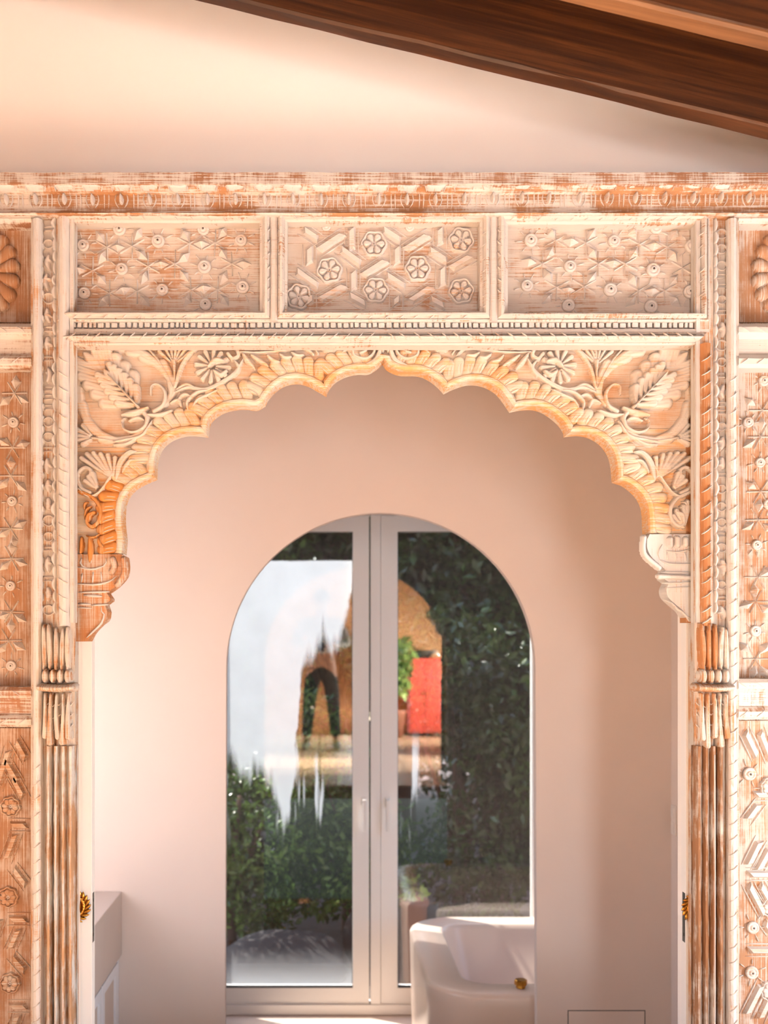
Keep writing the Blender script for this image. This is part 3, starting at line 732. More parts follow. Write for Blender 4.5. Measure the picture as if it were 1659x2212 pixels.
def boss(px, py, parent, Y=YQ, sc=1.0, rays=8, ph=None):
    o = place('boss', boss_me, px, py, Y, parent, jit(.5), sc*random.uniform(.92, 1.06))
    rb = MB(); ph = jit(.4) if ph is None else ph
    for k in range(rays):
        a = ph+2*math.pi*k/rays+jit(.08); r0, r1 = 17*sc, (31+jit(4))*sc
        rb.ridge([(px+r0*math.cos(a), py+r0*math.sin(a)), (px+r1*math.cos(a), py+r1*math.sin(a))], 1.6, .0055, Y, n=4)
    if rays: rb.build('ray', M['raised'], parent, True)
def star(px, py, parent, Y=YQ, ph=90, sc=1.0):
    for k in range(3):
        place('star_bar', bar_me, px, py, Y, parent, R(ph+60*k+jit(3)), 1, (sc*random.uniform(.95, 1.12), 1, random.uniform(.8, 1.2)))
def diamond(px, py, ang, parent, Y=YQ, sc=1.0):
    place('diamond', dia_me, px, py, Y, parent, R(ang+jit(4)), sc*random.uniform(.92, 1.05))
def near_angle(p, stars):
    b = min(stars, key=lambda q: (q[0]-p[0])**2+(q[1]-p[1])**2)
    return math.degrees(math.atan2(-(b[1]-p[1]), b[0]-p[0]))

Z1 = lambda p, ox: (ox+p[0]/2.765, 350+p[1]/2.765)
B1 = [(498,500),(715,405),(945,475),(1215,405),(1440,470),(728,640),(1222,628),(505,785),(970,765),(1450,750),(1228,852)]
S1 = [(640,510),(790,505),(555,650),(885,625),(1045,610),(1130,490),(1285,485),(655,785),(820,775),(1140,765),(1300,765),(1385,610)]
D1 = [(600,450),(825,430),(1105,435),(1330,420),(705,510),(1205,490),(610,570),(845,555),(1330,545),(475,645),(965,610),(1100,570),(1455,610),(605,700),(860,690),(1100,680),(1335,690),(735,765),(1215,755),(620,830),(865,830),(1115,825),(1340,825)]
B3 = [(240,470),(737,475),(987,395),(1200,505),(475,625),(970,645),(218,740),(715,765),(1190,778),(465,860),(957,866)]
S3 = [(390,470),(570,485),(890,495),(1055,510),(310,610),(645,610),(805,610),(1145,635),(395,750),(560,745),(885,770),(1040,770)]
D3 = [(365,425),(480,475),(605,430),(850,420),(975,500),(1100,430),(355,540),(610,545),(855,545),(1090,560),(230,595),(735,605),(345,680),(605,690),(850,700),(1095,705),(465,765),(965,770),(340,815),(840,830),(1100,830)]
for P, ox, B, St, D in ((pan[0], 0, B1, S1, D1), (pan[2], 1059, B3, S3, D3)):
    st = [Z1(p, ox) for p in St]
    for p in B: boss(*Z1(p, ox), P)
    for p in st: star(*p, P)
    for p in D:
        q = Z1(p, ox); diamond(*q, near_angle(q, st), P)
# middle panel: flowers between bevelled bars
Z2 = lambda x, y: (500+x/2.552, 350+y/2.552)
def flower(px, py, parent, Y, r=25, n=6, m=None):
    st = []
    ph = jit(.3)
    for k in range(n):
        a = ph+2*math.pi*k/n
        st.append(S([(px+r*.28*math.cos(a), py+r*.28*math.sin(a)), (px+r*.66*math.cos(a), py+r*.66*math.sin(a))], r*.30, .008, 'drop', .5, 0.002, 0.25))
    o = relief('flower', st, Y, m or M['raised'], parent, 1.5)
    rg = [(px+r*(1+.06*math.cos(n*t-n*ph))*math.cos(t), py+r*(1+.06*math.cos(n*t-n*ph))*math.sin(t)) for t in np.linspace(0, 2*math.pi, 30)]
    relief('flower_ring', [S(rg, r*.13, .008, 'const', .5)], Y, m or M['raised'], parent, 1.5)
    place('boss', boss_me, px, py, Y, parent, 0, .52)
for x, y in ((785,455),(1265,435),(540,600),(1025,590),(795,710),(1265,715),(372,745)): flower(*Z2(x, y), pan[1], YQ)
for x, y in ((522,350),(982,352)): place('boss', boss_me, *Z2(x, y+8), YQ, pan[1], 0, .72)
def bar(name, a, b, parent, Y=YQ, hw=9.5, h=.013, m=None):
    """Bevelled bar with a flat top, its ends cut on the skew."""
    a = np.array(a, float); b = np.array(b, float); d = (b-a)/np.linalg.norm(b-a); nn = np.array([-d[1], d[0]]); kk = Y/F
    mb = MB(); vs = []
    for hh, wv, e in ((-.002, hw, 0), (h, hw*.50, hw*.55)):
        for p, s_, sk in ((a, 1, 1), (b, -1, 1), (b, -1, -1), (a, 1, -1)):
            q = p+d*e*s_+nn*wv*sk+d*(4*sk); vs.append(((q[0]-VX)*kk, Y-hh, HC-(q[1]-VY)*kk))
    mb.add(vs, [(0, 1, 5, 4), (1, 2, 6, 5), (2, 3, 7, 6), (3, 0, 4, 7), (4, 5, 6, 7), (3, 2, 1, 0)])
    mb.build(name, m or M['raised'], parent)
    rb = MB()
    for s_ in (-1, 1):
        o_ = nn*(hw+5)*s_; rb.ridge([a+o_-d*6, b+o_+d*6], 1.7, .0055, Y, n=5)
    rb.build('edging', m or M['raised'], parent, True)
for q in (((480,490),(620,400)),((662,365),(662,495)),((600,480),(715,565)),((430,470),(430,570)),((720,632),(855,545)),((672,600),(672,715)),((355,600),(480,690)),
          ((482,765),(628,682)),((830,372),(935,440)),((955,488),(1085,405)),((912,468),(912,570)),((1085,485),(1190,552)),((1148,365),(1148,465)),((1205,590),(1322,522)),
          ((850,625),(960,695)),((978,775),(1105,690)),((1162,580),(1162,690)),((645,735),(745,790)),((395,375),(480,432)),((908,740),(908,800)),((432,735),(432,795)),((1090,755),(1175,800))):
    bar('bevelled_bar', Z2(*q[0]), Z2(*q[1]), pan[1])

# --- bead row and the moulding under it
br = moulding_h('bead_rail', 122, 1531, [(691, 0), (692, .050), (695, .050), (696, .032), (710, .032), (711, .052), (718, .052), (719, 0)], YP, M['rail'], jag=.4, step=14)
bead = MB(); bead.box(-.0078, .0078, -.0055, .006, -.0072, .0072, .0035); bead_me = bead.mesh('bead'); bead_me.materials.append(M['post_w'])
x = 128
while x < 1526:
    wd = random.choice((.55, .8, 1.0, 1.0, 1.15)); place('bead', bead_me, x+6*wd, 703+jit(.6), YP-.043, br, 0, 1, (wd*.92, random.uniform(.8, 1.1), random.uniform(.9, 1.05)))
    x += 12.9*wd+2.2
lm = moulding_h('lower_moulding', 121, 1533, [(713, 0), (714, .054), (718, .058)]+[(719+15*(i/6), .050+.022*math.sin(math.pi*i/6)) for i in range(7)]+[(735, .050), (737, .052), (740, .046), (741, 0)], YP, M['rail'], jag=.4, step=14, miter0=1.0, miter1=-1.0)
mb = MB(); rope_marks(mb, 140, 815, 726, YP-.068, 9, 8, 26); rope_marks(mb, 830, 1515, 726, YP-.068, -9, 8, 28)
mb.build('rope_marks', M['raised'], lm, True)

# --- spandrel with the scalloped arch
YS = 3.022
OUT_L = [(163,1386),(199.5,1385.5),(209.7,1367.3),(224.9,1351),(238,1340),(241.6,1323),(236.3,1307.5),(247.7,1299),(247.7,1294),(240,1283),(261,1267.6),(278,1246.8),(281.5,1228),(280,1206),(275,1203.5)]
A = [[(273.3,1200),(275.6,1167),(272.4,1136.7),(272.4,1106),(277,1083.5),(291.3,1062.6),(312,1049),(340.3,1036.5)],
     [(340.3,1036.5),(342,1001),(351.8,972.5),(373.5,953),(402.5,943.5),(431.4,943.5),(450.7,946)],
     [(450.7,946),(455.5,917),(472.4,900),(491.7,890.5),(515.8,885.7),(535,885.5),(555.5,887.6),(573.5,878.4)],
     [(573.5,878.4),(579.6,866),(596.4,847),(615.7,835),(639.8,830),(664,835),(683,844.7),(705,858)],
     [(705,858),(709.8,844.7),(724,827.8),(746,815.7),(772.5,809.7),(794,809.7),(811,801),(826.7,788)],
     [(826.7,788),(836,801),(862.7,812),(901,813.3),(925.4,823),(944.7,837.4),(958,852)],
     [(958,852),(983,840),(1012,832.6),(1041,836),(1067.6,849.5),(1084.5,868.8),(1100,891.7)],
     [(1100,891.7),(1125.5,886.9),(1154,887),(1179,897.7),(1203,917),(1215,934),(1217.5,944.7)],
     [(1217.5,944.7),(1246.4,942),(1270.6,947),(1294.7,961.6),(1311.5,984.5),(1318.8,1011),(1321.5,1043)],
     [(1321.5,1043),(1345,1051.7),(1367.5,1070),(1379.7,1088.3),(1385.8,1112.7),(1388,1157)]]
OUT_R = [(1388,1157.5),(1382.7,1169.7),(1382.7,1188),(1390.8,1206),(1406,1220.5),(1421.4,1234.7),(1416.7,1245),(1419.3,1254),(1429.5,1261),(1423.4,1275.4),(1426.4,1291.7),(1442.7,1308),(1459,1322),(1472.2,1343.6),(1497,1344.6)]
ARCS = [spline(a, max(14, int(plen(a)/3.2))) for a in A]
LINE = np.vstack([a[:-1] for a in ARCS]+[ARCS[-1][-1:]])
def normals(P):
    d = np.gradient(P, axis=0); d /= np.linalg.norm(d, axis=1)[:, None]+1e-9
    return np.stack([d[:, 1], -d[:, 0]], 1)          # towards the wood: up and outwards for a path drawn left to right
def offset(w):
    """Path moved into the wood by w, kept on the medial line at the cusps."""
    out = []
    for a in ARCS:
        nn = normals(a)
        for p, q in zip(a, nn):
            lo, hi = 0.0, float(w)
            for t in np.linspace(0, w, 13)[1:]:
                if np.min(np.hypot(*(LINE-(p+q*t)).T)) < t*0.97-0.3: hi = lo; break
                lo = t
            out.append(p+q*lo)
    return np.array(out)
NRM_OK = normals(ARCS[4])
full = np.vstack(ARCS)
o6, o10, o16, o19 = offset(7), offset(11), offset(16), offset(19)
# board halves with their seams (planks)
edge = [tuple(p) for p in o6]
n_ = len(edge)
apex = min(range(n_), key=lambda i: edge[i][1])
left_edge = edge[:apex+1]; right_edge = edge[apex:]
def clip_poly(poly, ya, yb):
    """Part of a pixel polygon between two heights."""
    def cut(P, y, keep_below):
        out = []
        for i in range(len(P)):
            a, b = P[i], P[(i+1) % len(P)]
            ia = (a[1] <= y) if keep_below else (a[1] >= y); ib = (b[1] <= y) if keep_below else (b[1] >= y)
            if ia: out.append(a)
            if ia != ib:
                t = (y-a[1])/(b[1]-a[1]); out.append((a[0]+(b[0]-a[0])*t, y))
        return out
    return cut(cut(poly, ya, False), yb, True)
XSL, XSR = 158, 1506
polyL = [(XSL, 738)]+[(left_edge[-1][0], 738)]+left_edge[::-1]+[(XSL, left_edge[0][1])]
polyR = [(right_edge[0][0], 738), (XSR, 738), (XSR, right_edge[-1][1])]+right_edge[::-1]
spL = empty('spandrel', (0, 0, 0)); spR = empty('spandrel', (0, 0, 0))
spL.parent = SUR; spR.parent = SUR
def dedupe(P):
    out = []
    for p in P:
        if not out or math.dist(p, out[-1]) > .15: out.append(p)
    return out
for sp, poly, seams in ((spL, polyL, (737, 876.6, 973.4, 1201)), (spR, polyR, (737, 868.6, 933.6, 1158))):
    for ya, yb in zip(seams, seams[1:]):
        mb = MB(); c = dedupe(clip_poly(poly, ya+.35, yb-.35)); mb.prism(c, YS+jit(.0008), YS+.05, YS+.05)
        mb.build('plank', M['scale'] if ya > 920 else M['ground'], sp)
# rim: one strip per half, swept along the scallops with its soffit
def rim(name, sel, m, parent):
    P0, P1, P2, P3 = full[sel], o6[sel], o10[sel], o19[sel]; P25 = o16[sel]
    rows = []; kk = (YS+.05)/F
    for a, b, c, d, e in zip(P0, P1, P2, P25, P3):
        for q, y in ((a, YS+.052), (a, YS-.006), (a*.75+b*.25, YS-.016), (b, YS-.020), (c, YS-.019), (d, YS-.010), (e, YS+.001)):
            rows.append(((q[0]-VX)*kk, y, HC-(q[1]-VY)*kk))
    k = 7; n = len(P0)
    fs = [(i*k+j, i*k+j+1, (i+1)*k+j+1, (i+1)*k+j) for i in range(n-1) for j in range(k-1)]
    mb = MB(); mb.add(rows, fs); return mb.build(name, m, parent)
idx = np.arange(len(full))
rim('scalloped_rim', idx[:apex+1], M['rim'], spL); rim('scalloped_rim', idx[apex:], M['rim'], spR)
# overlapping leaf scales along the rim
def scales(sel, parent, sgn):
    c = offset(39)[sel]; c = c[np.linalg.norm(c-full[sel], axis=1) > 36.5]
    d_ = np.concatenate([[True], np.linalg.norm(np.diff(c, axis=0), axis=1) > .6]); c = c[d_]
    L = plen(c); c = resample(c, int(L/2)); ker = np.ones(9)/9                     # soften the cusps
    pad = np.vstack([np.repeat(c[:1], 4, 0), c, np.repeat(c[-1:], 4, 0)])
    c = np.stack([np.convolve(pad[:, k], ker, 'valid') for k in range(2)], 1)
    nn = normals(c); n = int(L/22)
    for i in range(n):
        j = int((i+.5)/n*(len(c)-1)); p, q = c[j], nn[j]; t = np.array([-q[1], q[0]])*sgn
        w = 16+jit(2)
        st = [S([p-q*(w-3)+t*7, p+t*2, p+q*(w-3)-t*2], 12.4, .0095, 'const', .34, 0.0)]
        o = relief('leaf_scale', st, YS, M['ochre'] if sgn > 0 and p[1] > 1050 else M['scale'], parent, 1.8)
        mb = MB()
        for off in (-6.5, 0.5):
            b = p+t*off; mb.ridge([b-q*(w*.8)+t*5, b+t*2.5, b+q*w*.7-t*1], 1.5, .0045, YS-.0125, n=5)
        mb.build('scale_rib', M['leaf'], parent, True)
scales(idx[:apex-3], spL, 1); scales(idx[apex+4:], spR, -1)

# --- foliage of the spandrels: drawn once for the left half, mirrored for the right
Z4 = lambda L: [(130+x/4.1475, 700+y/4.1475) for x, y in L]
Z5 = lambda L: [(500+x/4.1475, 700+y/4.1475) for x, y in L]
Z8 = lambda L: [(130+x/5.268, 1000+y/5.268) for x, y in L]
k4 = 1/4.1475
def along(curve, n, ang, ln, w, h, h0=0.0, flip=1, taper=True):
    """Lobes springing from a curve, each turned by ang from its direction."""
    P = spline(curve, 120); out = []
    for i in range(n):
        u = (i+.5)/n; j = int(u*112)+2; d = P[min(j+2, 119)]-P[j-2]; d /= np.linalg.norm(d)
        a = math.radians(ang)*flip; d2 = np.array([d[0]*math.cos(a)-d[1]*math.sin(a), d[0]*math.sin(a)+d[1]*math.cos(a)])
        l = ln*(0.55+0.45*math.sin(math.pi*min(1, u*.9+.1))) if taper else ln
        mid = P[j]+d*l*.40+d2*l*.15
        out.append(S([P[j], mid, P[j]+d*l*.45+d2*l*.55], w, h, 'drop', .5, h0, .18))
    return out
def leafshape(base, tip, n, ln, w, h, h0, open_=50):
    b, t = np.array(base, float), np.array(tip, float); ax = t-b; out = []
    for s_ in (-1, 1):
        for i in range(n):
            u = (i+.4)/n*.82; p = b+ax*u; l = ln*(1-0.35*u)*(0.75+.25*math.sin(math.pi*u))
            a = math.radians(open_*(1-.45*u))*s_; d = ax/np.linalg.norm(ax)
            d2 = np.array([d[0]*math.cos(a)-d[1]*math.sin(a), d[0]*math.sin(a)+d[1]*math.cos(a)])
            out.append(S([p, p+d2*l*.55, p+d2*l+d*l*.12], w*(1-.2*u), h, 'drop', .5, h0, .15))
    out.append(S([b+ax*.6, t], w, h, 'leaf', .5, h0, .15))
    return out
def fan(c, tips, w, h=.013, h0=0.0, r0=.22):
    c = np.array(c, float); return [S([c+(np.array(t)-c)*r0, np.array(t)-(np.array(t)-c)*.08], w, h, 'drop', .5, h0, .15) for t in tips]
ORN = []
def orn(name, strokes, m='leaf'): ORN.append((name, strokes, m))
C1 = Z4([(800,860),(740,960),(560,1035),(380,985),(230,830),(150,650),(135,480),(150,330),(165,230)])
C2 = Z4([(890,800),(975,690),(990,560),(930,430),(830,320),(700,235),(560,200),(400,200),(200,170)])
orn('outer_frond', along(C1, 9, 38, 330*k4, 56*k4, .010) + [S(C1, 9*k4, .010, 'const')])
orn('outer_frond', along(C2, 9, -40, 330*k4, 56*k4, .010) + [S(C2, 9*k4, .010, 'const')])
orn('large_leaf', leafshape(*Z4([(690,760),(228,275)]), 6, 310*k4, 60*k4, .012, .006, 48))
orn('inner_leaf', leafshape(*Z4([(705,760),(415,440)]), 6, 185*k4, 40*k4, .011, .018, 48))
mbv = Z4([(715,765),(560,600),(425,455)])
orn('midrib', [S(mbv, 11*k4*1.3, .014, 'tail', .7, .026)])
orn('curled_stem', [S(Z4([(740,780),(785,850),(760,930),(670,975),(580,950),(560,880),(600,850)]), 30*k4, .015, 'tail', .5)])
orn('curled_stem', [S(Z4([(850,790),(930,730),(945,630),(890,555),(825,565),(815,640)]), 30*k4, .015, 'tail', .5)])
orn('leaf_base', [S(Z4([(560,830),(700,800),(800,760)]), 34*k4, .016, 'leaf', .5, .004), S(Z4([(780,820),(900,820),(1010,780)]), 26*k4, .014, 'leaf', .5), S(Z4([(620,880),(700,850),(760,870)]), 26*k4, .014, 'leaf')])
orn('palmette', fan(*[Z4([(1025,375)])[0]], Z4([(880,245),(930,195),(985,168),(1045,162),(1100,172),(1150,205),(1185,250)]), 23*k4, .013, 0, .2) + [S(Z4([(1025,340),(1030,460),(1030,575)]), 22*k4, .014, 'tail')])
orn('flower_stem', [S(Z4([(760,190),(880,330),(960,460),(1015,580)]), 13*k4, .011, 'const'), S(Z4([(1190,225),(1110,340),(1060,450),(1035,580)]), 13*k4, .011, 'const')])
orn('scroll', [S(Z4([(1035,570),(1085,400),(1180,260),(1320,185),(1460,170),(1560,210),(1600,285),(1550,320),(1505,275)]), 21*k4, .014, 'const', .5, 0, .2)])
orn('scroll', [S(Z4([(1030,620),(1150,575),(1300,595),(1450,530),(1570,440),(1650,310)]), 25*k4, .013, 'leaf', .5, 0, .2), S(Z4([(1560,330),(1600,400),(1560,480)]), 22*k4, .012)])
fc = Z4([(1365,385)])[0]; rr_ = 160*k4
orn('rosette', [S([(fc[0]+rr_*.22*math.cos(a), fc[1]+rr_*.22*math.sin(a)), (fc[0]+rr_*random.uniform(.84, .96)*math.cos(a), fc[1]+rr_*.88*math.sin(a))], 27*k4, .013, 'drop', .5, 0, .2) for a in np.linspace(0.1, 2*math.pi+.1, 13)[:-1]])
orn('rosette_heart', [S(Z4([(1330,400),(1400,340),(1480,350)]), 30*k4, .012, 'leaf', .5, .008), S(Z4([(1380,430),(1440,470),(1500,430)]), 26*k4, .012, 'leaf', .5, .008)])
orn('small_leaf', [S(Z4([(1040,600),(1130,550),(1210,575)]), 24*k4, .012), S(Z4([(1060,690),(1110,640),(1170,650)]), 26*k4, .012), S(Z4([(1150,780),(1145,700),(1230,620),(1330,600)]), 24*k4, .013), S(Z4([(1180,770),(1230,690),(1330,640),(1430,590)]), 20*k4, .012), S(Z4([(990,720),(1060,690),(1090,750)]), 24*k4, .013)])
orn('shell', fan(Z4([(310,1025)])[0], Z4([(200,905),(150,945),(125,995),(140,1045),(195,1085)]), 27*k4, .013) + [S(Z4([(280,1020),(400,1040),(500,1050)]), 16*k4, .010)])
orn('lower_leaf', [S(Z4([(480,1060),(600,1040),(740,1000),(830,870)]), 22*k4, .012), S(Z4([(480,1090),(590,1080),(690,1030)]), 22*k4, .012)])
orn('fan_leaf', fan(Z4([(490,1400)])[0], Z4([(170,1190),(225,1150),(290,1140),(360,1150),(430,1160),(500,1185)]), 27*k4, .014, 0, .12))
orn('fan_leaf', [S(Z4([(510,1400),(545,1250),(620,1160),(690,1150)]), 34*k4, .015, 'leaf', .5, 0, .2), S(Z4([(560,1340),(620,1240),(680,1220)]), 24*k4, .013)])
orn('curled_leaf', [S(Z8([(350,345),(250,290),(212,190),(220,110),(290,60),(355,90),(350,160)]), 26/5.268, .014, 'const', .5, 0, .2)] + fan(Z8([(460,330)])[0], Z8([(280,200),(320,150),(370,110)]), 36/5.268, .014))
orn('stem', [S(Z8([(660,40),(570,180),(450,340),(330,385),(220,300)]), 20/5.268, .013, 'const', .5)])
orn('scroll', [S(Z8([(230,330),(380,400),(465,520),(455,650),(380,725),(320,690),(330,600),(395,570)]), 25/5.268, .015, 'const', .5, 0, .2)])
orn('small_leaf', [S(Z8([(285,540),(290,470),(330,450)]), 20/5.268, .012), S(Z8([(285,640),(310,540),(360,500)]), 22/5.268, .012), S(Z8([(330,690),(350,610),(400,580)]), 24/5.268, .012)])
orn('spray', [S(Z5([(60,200),(150,225),(240,190),(285,165)]), 26*k4, .013), S(Z5([(265,245),(300,190),(400,162)]), 28*k4, .014), S(Z5([(385,245),(430,190),(515,165)]), 28*k4, .014), S(Z5([(515,225),(570,180),(660,165)]), 26*k4, .013), S(Z5([(80,260),(260,262),(520,240),(700,195),(775,270)]), 12*k4, .012, 'const')])
orn('spray', [S(Z5([(100,270),(140,330),(210,410)]), 28*k4, .014), S(Z5([(175,285),(240,330),(330,385)]), 28*k4, .014), S(Z5([(320,285),(370,335),(435,350)]), 26*k4, .013), S(Z5([(430,275),(480,310),(540,305)]), 24*k4, .013), S(Z5([(535,262),(590,290),(650,285)]), 24*k4, .012), S(Z5([(640,220),(700,250),(740,290)]), 20*k4, .012)])
orn('spray', [S(Z5([(800,165),(815,225),(890,242),(1000,185)]), 22*k4, .013), S(Z5([(915,255),(985,195),(1090,178)]), 24*k4, .013), S(Z5([(990,268),(1050,215),(1110,190)]), 22*k4, .012)])
orn('volute', [S(Z5([(1155,270),(1200,250),(1190,205),(1120,205),(1085,250),(1110,300),(1200,320),(1270,270),(1270,200),(1200,170)]), 17*k4, .015, 'const', .5)])
orn('apex_leaf', [S(Z5([(1180,385),(1290,330),(1330,240),(1355,165)]), 26*k4, .014, 'leaf', .5, 0, .2)])
orn('crest', [S(Z5([(1354,255),(1354,165)]), 34*k4, .012, 'drop', .5, .004)])
YO = YS+.0005
MIR = lambda s: (np.stack([1664-s[0][:, 0], s[0][:, 1]], 1),)+s[1:]
for name, st, mm in ORN:
    low = np.mean([s[0][:, 1].mean() for s in st]) > 1050
    relief(name, st, YO, M['ochre' if low else mm], spL)
    relief(name, [MIR(s) for s in st], YO, M[mm], spR)
# lower cup on the left, fan on the right
relief('cup_leaf', [S(Z8([(255,850),(250,960),(245,1040)]), 30/5.268, .014, 'leaf', .5), S(Z8([(345,850),(355,960),(350,1130)]), 40/5.268, .016, 'leaf', .5), S(Z8([(440,860),(460,920),(510,970)]), 30/5.268, .013, 'leaf', .5), S(Z8([(300,830),(380,850),(470,810)]), 16/5.268, .012)], YO, M['ochre'], spL)
FR = [(1280+x/4.9167, 950+y/4.9167) for x, y in ((905,880),(950,690),(1000,640),(870,740),(830,800),(820,860),(1010,700))]
relief('fan_leaf', fan((1280+960/4.9167, 950+950/4.9167), FR, 6.5, .013, 0, .15), YO, M['leaf'], spR)

# --- brackets under the spandrels
def bracket(label, outline, xin, ytop, m, marks, rolls):
    mb = MB(); poly = [(xin, ytop)]+outline if xin > 1000 else outline+[(xin, ytop)]
    P = dedupe(poly); mb.prism(P, YS-.012, YS+.055, YS+.055)
    b = mb.build('bracket', m, SUR); b['label'] = label
    for pts, w, h in rolls: relief('band', [S(pts, w, h, 'const', .5)], YS-.0125, m, b)
    for pts, w, h in marks:
        r_ = MB(); r_.ridge(pts, w, h, YS-.0125); r_.build('carved_bar', M['post_w'], b, True)
    return b
Z8b = lambda *L: Z8(list(L))
bl = [(163,1386)]+[tuple(p) for p in spline(OUT_L[1:6], 20)]+OUT_L[6:8]+OUT_L[8:10]+[tuple(p) for p in spline(OUT_L[9:14], 16)][1:]+[(272,1201.5)]
bracket('bare ochre bracket with rubbed limewash', bl, 160, 1201.5, M['bracket'],
        [(Z8b((190,1185),(370,1210),(500,1170)), 2.6, .006), (Z8b((175,1375),(400,1385),(560,1350),(640,1290)), 2.6, .007), (Z8b((255,1250),(245,1355)), 2.2, .006), (Z8b((378,1240),(368,1365)), 2.4, .007), (Z8b((462,1240),(478,1365)), 2.4, .007),
         (Z8b((215,1475),(560,1465)), 2.6, .006), (Z8b((265,1505),(480,1520)), 3.4, .007), (Z8b((205,1605),(350,1610)), 3, .006), (Z8b((350,1620),(545,1612)), 2.6, .006), (Z8b((190,1645),(360,1655)), 2.2, .005),
         (Z8b((470,1640),(470,1690),(500,1720),(470,1820),(370,1920),(300,1990)), 2.6, .006), (Z8b((250,1080),(230,1160),(320,1200)), 2, .006), (Z8b((520,1080),(520,1160),(440,1190)), 2.2, .006), (Z8b((350,1080),(350,1140)), 3, .006)],
        [(Z8b((720,1095),(735,1200),(715,1290),(650,1390)), 6, .010), (Z8b((600,1100),(620,1170),(590,1240)), 7, .009)])
Z9 = lambda *L: [(1280+x/4.9167, 950+y/4.9167) for x, y in L]
brr = [(1388,1159)]+[tuple(p) for p in spline(OUT_R[1:6], 16)]+OUT_R[6:8]+[OUT_R[8]]+[tuple(p) for p in spline(OUT_R[8:14], 20)][1:]+[(1500,1344.6)]
bracket('pale limewashed bracket', brr, 1500, 1159, M['post_w'],
        [(Z9((740,1110),(700,1200),(715,1270)), 2.2, .006), (Z9((790,1190),(795,1280)), 1.8, .005), (Z9((880,1190),(885,1290)), 1.8, .005), (Z9((975,1190),(1000,1290)), 1.8, .005), (Z9((780,1180),(900,1195),(1050,1160)), 2.2, .007),
         (Z9((715,1275),(820,1320),(1060,1320)), 2.6, .007), (Z9((720,1405),(1050,1415)), 2.4, .007), (Z9((740,1520),(900,1525),(1050,1505)), 3, .008), (Z9((790,1575),(1050,1565)), 2, .005),
         (Z9((760,1700),(850,1740),(900,1800),(960,1830),(1000,1880),(1050,1895)), 2.2, .006)],
        [(Z9((540,1040),(530,1150),(560,1240),(700,1360)), 6, .010), (Z9((820,1060),(820,1120)), 7, .010), (Z9((895,1050),(895,1120)), 7, .010), (Z9((985,1060),(985,1110)), 7, .009), (Z9((700,1450),(1040,1465)), 6, .009)])

